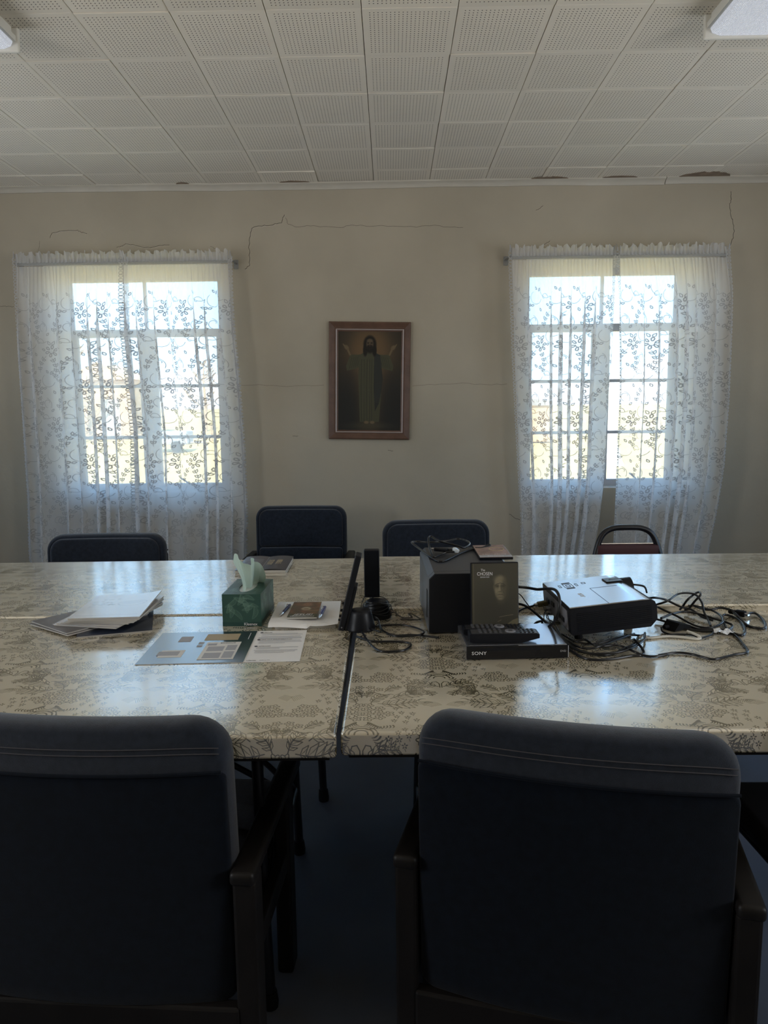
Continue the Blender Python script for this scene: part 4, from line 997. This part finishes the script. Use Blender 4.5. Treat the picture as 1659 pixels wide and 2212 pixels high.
for (x,z) in ((0,.145),(.01,.04)): MB().rings([(Vector((x,-sd/2-.0006,z)),.011),(Vector((x,-sd/2+.001,z)),.012)],20).build('grille_button',BPLAS,t,True)
Msub=Matrix.Translation(t.location)@t.rotation_euler.to_matrix().to_4x4()
t=thing('disc_sleeve','small brown printed card sleeve on the subwoofer, behind the disc case','disc case',tuple(Msub@Vector((.094,.06,sh+.0006))),0); t.rotation_euler=(math.radians(4.6),0,.05)
CARD=mat('brown_printed_card',(.30,.20,.17),.4,var=(40,.4))
MB().box((0,0,.004),(.104,.150,.008),.001).build('sleeve',BGLOSS,t); MB().box((0,0,.0083),(.100,.146,.0008)).build('printed_front',CARD,t)
MB().box((0,-.062,.0088),(.100,.022,.0004)).build('grey_band',GREYINK,t)
txt('lettering','A Season of Renewal',.0088,LOGO,t,T3(0,-.042,.0088),.0001,'CENTER'); txt('lettering','Bible Teaching',.0085,LOGO,t,T3(0,-.064,.0092),.0001,'CENTER')
MB().tube([(.018+.024*math.cos(a),.02+.020*math.sin(a),.0088) for a in np.linspace(0,2*PI,20)],.0012,5,sm=0).build('ring_mark',GOLDINK,t)
# disc player
PTOP=mat('player_top_metal',(.55,.57,.64),.16,metal=.9,spec=.7)
t=thing('disc_player','flat black disc player under the two remotes','disc player',(.325,1.952,T+.003),.035)
MB().box((0,.003,.0175),(.266,.196,.033),.0025).build('case',PTOP,t)
MB().box((0,-.098,.0165),(.270,.010,.035),.002).build('front_panel',BGLOSS,t)
MB().box((-.02,-.1035,.026),(.16,.001,.007),.0004).build('disc_tray',BPLAS,t)
for (x,l) in ((.045,.085),(.115,.03)): MB().box((x,-.0985,.0346),(l,.002,.0008)).build('bright_edge',SILV,t)
txt('lettering','SONY',.0125,LOGO,t,T3(-.122,-.1035,.012)@R3(PI/2),.0002,'LEFT',1.05,1.15)
txt('lettering','DVD',.0075,GREYINK,t,T3(.112,-.1035,.016)@R3(PI/2),.0001)
for x in (-.11,.11):
    for y in (-.07,.08): MB().cyl((x,y,-.003),(x,y,.002),.01,n=12).build('rubber_foot',RUBBER,t)
# disc case leaning on the subwoofer
COVER=img_mat('case_cover',make_case_cover(),.30,spec=.4)
t=thing('disc_case','upright dark disc case with a bald man on the cover, white title','disc case',(.289,1.99,T+.0385),0); t.rotation_euler=(-.11,0,.03)
MB().box((0,.007,.0955),(.135,.014,.191),.0022).build('case',BPLAS,t)
b=MB().grid(1,1,lambda u,v:((u-.5)*.130,-.0006,.003+v*.185)); b.build('cover',COVER,t)
for (s,z,k,x) in (('The',.1665,.0095,-.033),('CHOSEN',.1545,.0135,-.028),('SEASON FOUR',.1480,.0048,-.028)): txt('lettering',s,k,LOGO,t,T3(x,-.0010,z)@R3(PI/2),.0001,'CENTER',1.0,.82)
# two remotes lying on the player
KEYM=mat('grey_rubber_key',(.055,.055,.06),.6)
def remote(label,loc,rz,l,wd,h,top):
    t=thing('remote_control',label,'remote control',loc,rz,'remote controls on the disc player')
    b=MB(); prf=[(-l/2,.004),(-l/2+.01,0),(l/2-.045,0),(l/2,.012),(l/2,h-.002),(l/2-.006,h),(-l/2+.003,h),(-l/2,h-.003)]
    b.prism(prf,'y',-wd/2,wd/2); b.build('case',BPLAS,t)
    MB().box((0,0,h+.0003),(l-.012,wd-.006,.0008),.0003).build('key_plate',top,t)
    for i in range(5):
        for j in range(3): MB().box((-l*.34+i*.0135,-wd*.28+j*wd*.28,h+.002),(.0075,.0085,.0035),.001).build('key',KEYM,t)
    MB().rings([(Vector((l*.10,0,h)),.015),(Vector((l*.10,0,h+.0028)),.0135)],24).build('ring_key',GPLAS,t,True); MB().cyl((l*.10,0,h+.0028),(l*.10,0,h+.004),.006,n=18).build('key',KEYM,t,True)
    for i in range(4):
        for j in range(3): MB().cyl((l*.24+i*.011,-wd*.28+j*wd*.28,h),(l*.24+i*.011,-wd*.28+j*wd*.28,h+.003),.0032,n=12).build('key',BPLAS,t,True)
remote('black remote control, the nearer one on the disc player',(.297,1.895,T+.0385),.012,.186,.046,.0245,mat('remote_plate_grey',(.05,.05,.055),.3,spec=.6))
remote('black remote control, the one behind, against the foot of the disc case',(.279,1.962,T+.0385),.012,.168,.044,.018,mat('remote_plate_black',(.03,.03,.034),.25,spec=.6))

# projector: raised at the lens end, facing right
t=thing('projector','grey topped black projector among the tangled cables','projector',(.503,1.985,T+.021),0); t.rotation_euler=(0,-.10,.035)
pw,pd,ph=.246,.312,.078
PBODY=mat('projector_shell',(.005,.006,.010),.45,spec=.3); PTOPM=mat('projector_lid',(.62,.64,.69),.2,metal=.9,spec=.65,bump=(30,.03,.002))
b=MB(); r=.018
pro=[(0,.004),(.004,0),(pw-.02,0),(pw,.02),(pw,ph-r),(pw-r*.3,ph-r*.3),(pw-r,ph),(0,ph)]
b.prism(pro,'y',0,pd); b.build('shell',PBODY,t,False)
MB().slab(14,4,lambda u,v:(.001+u*(pw-.004),.001+v*(pd-.004),ph+.0035-.012*max(0,u-.9)*max(0,u-.9)*60*.1-.010*max(0,(u-.86)/.14)**2),.003).build('lid',PTOPM,t,True,50)
zt=ph+.0037
def bar(name,x0,x1,y0,y1,m,z=zt,h=.0006): return MB().box(((x0+x1)/2,(y0+y1)/2,z),(abs(x1-x0),abs(y1-y0),h)).build(name,m,t)
bar('seam',.112,.1128,0,.176,INK); bar('seam',.112,.195,.176,.1768,INK)
def rect_outline(name,cx,cy,a,b_,w_=.0012):
    q=MB()
    for (x,y,sx_,sy_) in ((cx,cy-b_/2,a,w_),(cx,cy+b_/2,a,w_),(cx-a/2,cy,w_,b_),(cx+a/2,cy,w_,b_)): q.box((x,y,zt),(sx_,sy_,.0008))
    q.build(name,INK,t)
rect_outline('menu_key',.062,.235,.026,.044); rect_outline('menu_key',.062,.235,.012,.02); rect_outline('menu_key',.036,.235,.006,.026); rect_outline('menu_key',.088,.237,.006,.026); rect_outline('menu_key',.113,.247,.011,.016)
rect_outline('menu_key',.062,.268,.024,.006,.002); rect_outline('menu_key',.062,.202,.024,.006,.002)
txt('lettering','acer',.026,LOGO,t,T3(.062,.135,zt)@R3(0,0,-PI/2),.0002)
for k in range(10): MB().box((pw/2+.002,-.0008,.012+k*.0054),(pw-.035,.002,.0022)).build('vent_slat',BPLAS,t)
MB().cyl((pw-.055,pd-.075,ph-.025),(pw+.012,pd-.075,ph-.025),.033,n=32).build('lens_barrel',BPLAS,t,True); MB().cyl((pw+.008,pd-.075,ph-.025),(pw+.0125,pd-.075,ph-.025),.026,n=32).build('lens_glass',BGLOSS,t,True)
MB().box((pw-.045,pd-.075,ph+.0045),(.05,.05,.006),.002).build('zoom_recess',BGLOSS,t)
MB().tube([(pw+.012,pd-.1,ph-.01),(pw+.045,pd-.10,ph-.02),(pw+.045,pd-.12,ph-.035)],.003,6).build('lens_cap_tether',CABLE,t,True)
MB().box((-.001,.16,.037),(.003,.27,.058),.001).build('port_panel',GPLAS,t)
for (y,z) in ((.07,.03),(.115,.03),(.18,.045),(.24,.04)): MB().box((-.003,y,z),(.004,.03,.014),.001).build('port',BPLAS,t)
for (x,y) in ((.03,.04),(.03,.27)): MB().cyl((x,y,-.022-(.0 if x<.1 else .02)),(x,y,.001),.012,n=14).build('foot',RUBBER,t)
MB().cyl((pw-.03,pd/2,-.0415),(pw-.03,pd/2,.001),.012,n=14).build('adjustable_foot',RUBBER,t)

# ------------------------------------------------------------------ the tangle of cables
CABLES={
 'spk1':[(-.054,2.15,.774),(-.045,2.182,.756),(-.038,2.144,.744),(-.027,2.103,.744),(.006,2.058,.744),(.055,2.062,.744),(.096,2.05,.744),(.134,2.033,.744)],
 'spk2':[(-.05,2.137,.748),(-.035,2.162,.744),(.006,2.167,.744),(.04,2.16,.744),(.074,2.129,.744),(.092,2.084,.747),(.084,2.047,.75),(.054,2.032,.75),(.014,2.028,.75),(-.017,2.055,.75)],
 'spk3':[(-.035,2.079,.748),(-.06,2.101,.75),(-.078,2.126,.748),(-.092,2.146,.744),(-.096,2.122,.744),(-.082,2.042,.748),(-.065,1.968,.75),(-.044,1.931,.744),(-.025,1.912,.744),(.013,1.913,.744),(.036,1.929,.744),(.05,1.963,.744),(.042,1.989,.744),(.005,2.0,.744),(-.042,2.001,.744),(-.071,2.012,.744),(-.108,2.056,.744)],
 'strap':[(-.006,2.307,.744),(.009,2.31,.744),(.016,2.28,.744),(.033,2.247,.744),(.058,2.243,.744),(.06,2.252,.746),(.052,2.278,.748),(.061,2.277,.748),(.087,2.219,.746),(.068,2.223,.744),(.024,2.228,.744)],
 'hdmi':[(.27,2.322,.946),(.294,2.326,.946),(.318,2.353,.948),(.319,2.341,.948),(.289,2.321,.946),(.256,2.317,.942),(.22,2.279,.942),(.171,2.204,.942),(.149,2.184,.942),(.13,2.206,.942),(.109,2.273,.942),(.084,2.356,.942),(.067,2.403,.946),(.087,2.43,.942),(.131,2.41,.944),(.19,2.437,.942),(.226,2.462,.942),(.253,2.434,.942),(.258,2.374,.946),(.234,2.311,.95),(.214,2.309,.956),(.191,2.314,.962),(.158,2.308,.972),(.142,2.324,.976),(.128,2.352,.978),(.119,2.327,.978),(.119,2.293,.962),(.124,2.242,.95),(.132,2.228,.944),(.154,2.25,.946),(.176,2.262,.95),(.197,2.256,.952)],
 'hdmiplug':[(.136,2.298,.95),(.178,2.29,.95),(.207,2.277,.95)],
 'proj1':[(.37,2.13,.869),(.382,2.13,.868),(.407,2.13,.865),(.427,2.09,.87),(.444,2.04,.884),(.456,2.0,.891),(.462,1.98,.883),(.464,1.97,.867),(.462,1.965,.849),(.458,1.97,.821),(.456,1.99,.802),(.449,2.02,.78),(.442,2.05,.766),(.422,2.09,.756),(.409,2.13,.748),(.384,2.15,.747),(.371,2.16,.746)],
 'proj2':[(.377,2.2,.802),(.386,2.19,.801),(.403,2.18,.799),(.423,2.17,.789),(.439,2.14,.778),(.454,2.11,.767),(.462,2.08,.761),(.473,2.05,.753)],
 'proj3':[(.374,2.16,.776),(.382,2.16,.783),(.405,2.19,.785),(.433,2.22,.783),(.45,2.24,.783),(.459,2.24,.785)],
 'plug3':[(.457,2.24,.784),(.478,2.24,.787),(.517,2.24,.795)],
 'thin1':[(.379,2.19,.835),(.385,2.18,.836),(.393,2.17,.832),(.403,2.16,.818),(.414,2.16,.803),(.423,2.16,.791),(.432,2.15,.784),(.445,2.14,.773)],
 'thin2':[(.473,2.23,.787),(.471,2.21,.784),(.472,2.19,.775),(.474,2.17,.772),(.473,2.14,.765),(.474,2.11,.757)],
 'thin3':[(.487,2.19,.769),(.476,2.18,.768),(.473,2.17,.761),(.477,2.15,.76),(.482,2.12,.762),(.482,2.1,.758)],
 'thin4':[(.482,2.2,.776),(.471,2.19,.774),(.466,2.18,.765),(.458,2.14,.766),(.458,2.12,.763)],
 'plug4':[(.48,2.2,.779),(.502,2.21,.78),(.523,2.22,.779)],
 'plug5':[(.484,2.19,.769),(.504,2.2,.769),(.537,2.22,.77)],
 'hook':[(.426,2.144,.744),(.437,2.145,.754),(.453,2.15,.756),(.455,2.145,.748),(.464,2.143,.744)],
 'bund1':[(.476,2.093,.744),(.479,2.061,.744),(.476,1.967,.744),(.487,1.891,.744),(.502,1.847,.744),(.533,1.831,.744),(.579,1.84,.744),(.629,1.861,.744),(.656,1.865,.744),(.672,1.887,.744),(.674,1.914,.75),(.672,1.943,.754),(.671,1.96,.756)],
 'bund2':[(.493,2.141,.744),(.483,2.016,.748),(.498,1.937,.744),(.515,1.896,.744),(.552,1.868,.744),(.592,1.883,.744),(.627,1.91,.748),(.665,1.943,.75),(.703,2.023,.744)],
 'bund4':[(.474,2.094,.754),(.479,1.973,.75),(.503,1.888,.748),(.558,1.868,.748),(.626,1.889,.75),(.694,1.961,.752),(.724,2.03,.754)],
 'bund5':[(.487,2.032,.752),(.512,1.974,.748),(.561,1.965,.744),(.612,1.986,.748),(.682,2.022,.75),(.736,2.024,.744)],
 'long':[(.497,1.978,.744),(.538,1.983,.75),(.55,1.94,.75),(.569,1.929,.748),(.609,1.939,.748),(.631,1.921,.748),(.643,1.875,.75),(.665,1.862,.744),(.689,1.854,.744),(.73,1.872,.744),(.704,1.864,.744),(.759,1.884,.744),(.793,1.871,.744),(.811,1.847,.744),(.832,1.829,.744),(.866,1.843,.744),(.905,1.865,.744),(.937,1.876,.744),(.953,1.894,.744),(.962,1.924,.744),(.979,2.002,.744),(.984,2.043,.744),(.976,2.057,.744)],
 'bund3':[(.494,1.997,.744),(.508,1.918,.75),(.537,1.912,.748),(.567,1.922,.752),(.618,1.968,.752),(.665,2.011,.75),(.698,2.042,.748)],
 'c_d':[(.982,2.057,.744),(.967,2.069,.744),(.918,2.073,.744),(.882,2.088,.744),(.856,2.104,.744),(.834,2.159,.748),(.81,2.185,.75)],
 'c_e':[(.832,2.249,.774),(.838,2.214,.774),(.871,2.173,.762),(.895,2.121,.752),(.918,2.1,.748),(.95,2.099,.748),(.991,2.133,.752),(1.011,2.173,.754),(1.024,2.237,.752),(1.018,2.28,.752),(1.003,2.284,.756),(.983,2.316,.756),(.963,2.312,.756)],
 'c_f':[(.829,2.229,.784),(.857,2.215,.799),(.907,2.268,.806),(.938,2.274,.809),(.966,2.274,.804),(.974,2.257,.794),(.981,2.251,.779),(.973,2.219,.762),(.966,2.172,.75),(.948,2.11,.748)],
 'c_g':[(.921,2.276,.754),(.933,2.283,.764),(.942,2.269,.789),(.974,2.288,.804),(.988,2.294,.806),(.979,2.264,.804),(.965,2.269,.784),(.949,2.277,.756),(.938,2.283,.752)],
 'c_h':[(.985,2.319,.754),(.998,2.282,.754),(1.019,2.273,.754),(1.051,2.279,.758),(1.075,2.255,.756),(1.073,2.201,.75),(1.067,2.143,.744),(1.072,2.109,.744),(1.098,2.097,.744),(1.123,2.134,.744),(1.142,2.188,.744),(1.147,2.248,.748),(1.107,2.226,.752)],
 'plug_h':[(1.105,2.222,.752),(1.083,2.223,.752),(1.067,2.261,.752)],
 'c_i':[(1.026,2.21,.748),(1.045,2.234,.748),(1.067,2.223,.744),(1.065,2.166,.744),(1.037,2.084,.744),(1.007,2.035,.744),(.992,2.042,.744),(.99,2.093,.744),(1.005,2.154,.748),(1.018,2.195,.75)],
 'c_k':[(.799,2.109,.774),(.863,2.191,.764),(.919,2.236,.758),(.959,2.224,.754),(.985,2.181,.752),(1.0,2.163,.75),(1.016,2.131,.748),(1.013,2.114,.744),(.988,2.089,.744),(.957,2.09,.744),(.906,2.095,.744),(.884,2.148,.744),(.835,2.162,.754)],
 'c_m':[(.936,2.065,.744),(.922,2.044,.744),(.895,2.021,.744),(.875,2.011,.744),(.862,2.039,.744),(.823,2.047,.744),(.803,2.048,.744),(.792,2.076,.744),(.792,2.087,.754)],
 'c_j':[(.821,2.272,.794),(.832,2.256,.799),(.866,2.28,.789),(.89,2.282,.779),(.922,2.274,.764),(.954,2.268,.756),(.962,2.205,.75),(.981,2.171,.748)],
 'white':[(.702,2.009,.746),(.722,2.033,.747),(.729,2.015,.744),(.784,2.027,.744),(.823,2.019,.744),(.856,2.002,.744),(.87,2.005,.744),(.874,2.018,.746),(.866,2.04,.748),(.855,2.055,.75)],
 'wrap':[(.94,2.03,.744),(.956,2.036,.744),(.964,2.033,.744),(.978,2.071,.744)],
 'brick':[(.799,2.076,.744),(.864,2.165,.744),(.88,2.149,.744),(.856,2.046,.744)],
}

for k_ in ('hdmi','hdmiplug'): CABLES[k_]=[(x,y,z-.942+.9410+(y-2.232)*.08) for x,y,z in CABLES[k_]]   # follow the tilted top
def cable(key,label,r=.0032,m=None,group=None,n=8):
    o=MB().tube(CABLES[key],r,n,sm=5).build('cable',m or CABLE,None,True,180)
    return tag(o,label,'cable',group)
def plug(key,label,a,b_,m,cat='plug',group=None):
    p=[Vector(q) for q in CABLES[key]]; d=(p[-1]-p[0]); l=d.length; d.normalize(); z=Vector((0,0,1)); y=z.cross(d).normalized(); z=d.cross(y)
    Mx=Matrix(((d.x,y.x,z.x,p[0].x),(d.y,y.y,z.y,p[0].y),(d.z,y.z,z.z,p[0].z),(0,0,0,1)))
    t=bpy.data.objects.new('cable_plug',None); COL.objects.link(t); tag(t,label,cat,group); t.matrix_world=Mx
    MB().box((l*.30,0,0),(l*.60,a,b_),b_*.25).build('plug_body',m,t)
    bb=MB()
    for k in range(4): bb.cyl((l*(.60+.08*k),0,0),(l*(.65+.08*k),0,0),b_*.42,n=10)
    bb.cyl((l*.58,0,0),(l*.95,0,0),b_*.30,n=10); bb.build('strain_relief',m,t,True)
    MB().box((-.004,0,0),(.010,a*.72,b_*.5),.0006).build('metal_shell',CHROME,t)
    return t
G1='black cables looped beside the speakers'; G2='black cables tangled right of the projector'; G3='cables running from the disc case to the projector'; G4='black cables under the near side of the projector'
cable('spk1','black speaker cable from the nearer round base to the foot of the subwoofer',.0030,group=G1)
cable('spk2','black speaker cable in a wide flat loop left of the subwoofer',.0030,group=G1)
cable('spk3','black speaker cable in the nearest long loop over the table seam',.0032,group=G1)
tag(MB().tube(CABLES['strap'],.0034,6,sm=4,flat=.35).build('cable_tie',CABLE,None,True),'flat black strap lying between the far round base and the subwoofer','strap')
cable('hdmi','black cable coiled with a standing triangular loop on top of the subwoofer',.0032)
plug('hdmiplug','black video plug of the coil on the subwoofer',.021,.011,BPLAS)
o=MB().box((0,0,0),(.016,.020,.013),.003).build('cable_clip',mat('clear_film',(.55,.58,.6),.15,spec=.7),None); o.location=(.203,2.277,.954); o.rotation_euler=(.3,.2,.6); tag(o,'shiny clear film tie around the coil on the subwoofer','cable tie')
cable('proj1','thick black cable in a big upright loop in front of the projector ports',.0042,group=G3)
cable('proj2','thick black cable slanting down from behind the disc case',.0040,group=G3)
cable('proj3','black cable rising from behind the disc case to the projector plug',.0036,group=G3)
cable('thin1','thin black cable slanting from the top of the disc case side',.0017,group=G3)
cable('thin2','thin black wire hanging from the topmost projector plug',.0014,group=G3); cable('thin3','thin curled black wire below the lowest grey plug',.0015,group=G3); cable('thin4','thin curled black wire below the upper grey plug',.0015,group=G3)
YP=mat('olive_plug',(.10,.085,.03),.5)
plug('plug3','olive and black plug in the topmost projector port',.020,.016,YP); plug('plug4','grey plug in the projector, the upper of two',.012,.010,GPLAS); plug('plug5','grey plug in the projector, the lower of two',.012,.010,GPLAS)
cable('hook','short hooked black cable on the table between player and projector',.0036)
cable('bund1','black cable sweeping nearest below the projector front',.0036,group=G4); cable('bund2','black cable sweeping just behind the nearest one below the projector',.0034,group=G4)
cable('bund4','black cable second from the front below the projector, hooking up at its right end',.0034,group=G4); cable('bund5','thin black cable winding in the shade right under the projector',.003,group=G4)
cable('bund3','black cable running close under the projector front edge',.0034,group=G4)
cable('long','long black cable running out along the near side to a sharp bend at the right',.0033)
cable('c_d','black cable lying straight behind the white strip',.0034,group=G2); cable('c_e','black cable drooping from the projector in a deep curve to the right',.0034,group=G2)
cable('c_f','black cable rising in the tall arch right of the projector',.0034,group=G2); cable('c_g','black cable doubled into a narrow upright hairpin right of the projector',.0036,group=G2)
cable('c_h','black power cable reaching farthest right, ending in its ribbed plug',.0040,group=G2); plug('plug_h','ribbed black power plug at the right end of the tangle',.024,.018,RUBBER)
cable('c_i','black cable curled in a round loop right of the white strip',.0038,group=G2); cable('c_k','black cable making a flat hairpin right of the projector',.0036,group=G2)
cable('c_m','thin black cable lying in front of the white strip and under the projector corner',.0028,group=G2); cable('c_j','black cable arching down behind the projector corner',.0036,group=G2)
o=MB().tube(CABLES['white'],.0052,8,sm=4,flat=.7).build('plastic_strip',WHITEP,None,True); tag(o,'cream white plastic strip bent back on itself in front of the tangle','strip')
t=thing('power_brick','dark wedge shaped power adapter behind the white strip','adapter',(.848,2.115,T+.002),.5)
MB().prism([(-.036,0),(.036,0),(.032,.010),(-.016,.022)],'y',-.024,.024).build('case',RUBBER,t); MB().cyl((-.036,0,.01),(-.052,0,.01),.005,n=10).build('strain_relief',RUBBER,t,True)
t=thing('film_wrap','crumpled scrap of clear plastic film beside the white strip','wrapper',(.958,2.05,T+.001),0)
rr=random.Random(6); MB().grid(7,5,lambda u,v:((u-.5)*.05,(v-.5)*.035,.004+.012*rr.random())).build('film',mat('clear_film_scrap',(.7,.72,.75),.1,spec=.8),t)

# ------------------------------------------------------------------ framed picture, ceiling lights
t=thing('framed_picture','brown framed picture of a robed figure on the far wall between the windows','picture',(-.144,WY,1.619),0); t.rotation_euler=(0,.022,0)
def frame_sweep(hw,hh,prof):
    """mitred moulding: prof = (inset, depth towards the room)"""
    vs=[];fs=[]; m=len(prof)
    for (sx_,sz_) in ((-1,-1),(1,-1),(1,1),(-1,1)):
        for (i,d) in prof: vs.append((sx_*(hw-i),-d,sz_*(hh-i)))
    for k in range(4):
        k2=(k+1)%4
        for j in range(m-1): fs.append((k*m+j,k2*m+j,k2*m+j+1,k*m+j+1))
    return MB().add(vs,fs)
HW,HH=.282,.402
frame_sweep(HW,HH,[(0,.001),(0,.022),(.004,.028),(.010,.030),(.036,.018),(.042,.017),(.047,.012),(.047,.001)]).build('frame',FRAMEW,t)
frame_sweep(HW-.047,HH-.047,[(0,.004),(0,.017),(.004,.018),(.009,.013),(.009,.004)]).build('liner',LINER,t)
frame_sweep(HW-.056,HH-.056,[(0,.004),(0,.010),(.008,.006)]).build('inner_edge',FRAMEW,t)
PAINT=img_mat('painting',make_painting(),.55,spec=.3)
hw,hh=HW-.062,HH-.062
MB().grid(1,1,lambda u,v:(-hw+2*hw*u,-.0055,-hh+2*hh*v)).build('painting',PAINT,t)
MB().box((0,-.003,0),(2*HW-.03,.004,2*HH-.03)).build('backing',PAPERG,t)

def fixture(label,x0,x1,y1,ln):
    t=thing('ceiling_light',label,'ceiling light',((x0+x1)/2,y1-ln/2,CZ),0,'wraparound ceiling lights'); w_=(x1-x0)/2; L2=ln/2
    MB().prism([(-w_*.93,0),(w_*.93,0),(w_*.93,-.028),(w_,-.034),(w_,-.055),(w_-.006,-.055),(-w_+.006,-.055),(-w_,-.055),(-w_,-.034),(-w_*.93,-.028)],'y',-L2+.012,L2-.012).build('housing',WMETAL,t)
    lens=[(-w_+.012,-.056),(w_-.012,-.056),(w_-.02,-.074),(w_-.05,-.084),(-w_+.05,-.084),(-w_+.02,-.074)]
    MB().prism(lens,'y',-L2+.02,L2-.02).build('diffuser',LENS,t,True,25)
    for s in (-1,1):
        MB().box((0,s*(L2-.008),-.047),(2*w_+.02,.018,.094),.007,3).build('end_cap',WMETAL,t)
fixture('white ceiling light with prismatic cover at the top right corner',1.262,1.70,3.118,1.22)
fixture('white ceiling light with prismatic cover, only its corner at the top left',-1.92,-1.482,3.130,1.22)

# ------------------------------------------------------------------ what stands outside the windows
GRASS=mat('dry_yellow_grass',(.72,.50,.17),.95,var=(.4,.25)); HILL=mat('pale_hills',(.62,.60,.58),.95,var=(.02,.2)); DRIVE=mat('pale_gravel',(.62,.58,.52),.95,var=(.7,.15))
rh=random.Random(12)
def gz(y): return -.85 if y<30 else -.85+(y-30)*.058 if y<75 else 1.76+(y-75)*.02
b=MB(); ys=[5.4,12,20,30,38,50,62,75,95,140]
b.grid(16,len(ys)-1,lambda u,v:((u-.5)*220,ys[int(round(v*(len(ys)-1)))],gz(ys[int(round(v*(len(ys)-1)))])+.0))
tag(b.build('field',GRASS,None,True),kind='structure')
tag(MB().grid(30,2,lambda u,v:((u-.5)*520,300-40*(1-v),-2+v*(20+7*math.sin(u*19)+4*math.sin(u*43+1)))).build('hills',HILL,None,True),kind='structure')
o=MB().box((-17,26,-.84),(9,5,.03)).build('gravel_yard',DRIVE); tag(o,kind='structure')
BROWN=mat('brown_boards',(.60,.42,.24),.9,var=(2,.2)); WHITEH=mat('white_boards',(.78,.77,.74),.8); ROOF=mat('grey_roof',(.35,.33,.32),.9)
t=thing('barn','brown boarded barn beyond the left window','barn',(-18.2,48,gz(48)),0)
MB().box((0,0,1.8),(4.2,4,3.6)).build('wall',BROWN,t); MB().prism([(-2.4,3.6),(2.4,3.6),(0,4.7)],'y',-2.3,2.3).build('roof',BROWN,t); MB().box((.6,-2.03,1.2),(1.2,.06,2.4)).build('door',ROOF,t)
t=thing('white_house','low white house with a grey roof beyond the left window','house',(-24.5,55,gz(55)),0)
MB().box((0,0,1.6),(7,5,3.2)).build('wall',WHITEH,t); MB().prism([(-3.8,3.2),(3.8,3.2),(0,4.9)],'y',-2.8,2.8).build('roof',ROOF,t)
for x in (-2,2): MB().box((x,-2.53,1.7),(1,.08,1.2)).build('window',ROOF,t)
t=thing('trailer','small grey trailer parked in the field beyond the left window','trailer',(-11.6,38,gz(38)),0)
MB().box((0,0,.75),(2.3,1.2,.7),.05).build('body',mat('trailer_grey',(.35,.36,.38),.6),t)
for x in (-.6,.6): MB().cyl((x,-.62,.3),(x,-.72,.3),.3,n=16).build('wheel',RUBBER,t,True)
MB().tube([(1.15,0,.5),(1.9,0,.45),(2.0,0,.1)],.05,6).build('drawbar',ROOF,t)
t=thing('white_gatepost','thick white post standing in the field beyond the right window','post',(9.35,31,gz(31)),0)
MB().rings([(Vector((0,0,-.2)),.62),(Vector((0,0,.25)),.42),(Vector((0,0,1.1)),.2),(Vector((0,0,3.0)),.17)],16).build('post',WHITEH,t,True); MB().box((0,0,3.03),(.45,.45,.08),.02).build('cap',WHITEH,t)
t=thing('brown_shed','brown shed beyond the left half of the right window','shed',(8.0,42,gz(42)),0)
MB().box((0,0,1.0),(2.0,2.5,2.0)).build('wall',BROWN,t); MB().prism([(-1.2,2.0),(1.2,2.0),(1.2,2.2),(-1.2,2.5)],'y',-1.4,1.4).build('roof',ROOF,t)
BARK=mat('pale_bark',(.42,.30,.19),.9)
def tree(label,x,y,h,seed):
    t=thing('bare_tree',label,'tree',(x,y,gz(y)-.05),0,'bare trees in the field'); rr=random.Random(seed)
    MB().rings([(Vector((0,0,0)),h*.030),(Vector((.02*h,0,h*.35)),h*.022),(Vector((0,0,h*.7)),h*.012),(Vector((.02*h,0,h)),h*.004)],8).build('trunk',BARK,t,True)
    b=MB()
    for k in range(26):
        z=h*rr.uniform(.3,.92); a=rr.uniform(0,2*PI); l=h*.34*(1.15-z/h); e=Vector((l*math.cos(a),l*math.sin(a),z+l*.8))
        b.tube([(0,0,z),(e.x*.5,e.y*.5,z+l*.25),tuple(e)],h*.006,4,sm=2)
        for q in range(3):
            s=Vector((0,0,z)).lerp(e,.4+.2*q); a2=a+rr.uniform(-1,1); b.tube([tuple(s),(s.x+l*.35*math.cos(a2),s.y+l*.35*math.sin(a2),s.z+l*.35)],h*.003,4,sm=0)
    b.build('branches',BARK,t)
tree('tall bare tree at the left side of the left window',-19.0,42,7.6,1); tree('bare tree beyond the middle of the left window',-12.9,60,6.5,2); tree('bare tree beyond the right side of the left window',-13.2,52,5.2,3); tree('bare tree beyond the right window',9.2,60,5.0,4)
t=thing('wire_fence','low post and rail fence crossing the field','fence',(0,44,gz(44)),0)
for k in range(-16,15): MB().box((k*1.8,0,.5),(.09,.09,1.0)).build('post',BARK,t)
for z in (.45,.85): MB().box((-.9,-.06,z),(54,.03,.05)).build('rail',BARK,t)
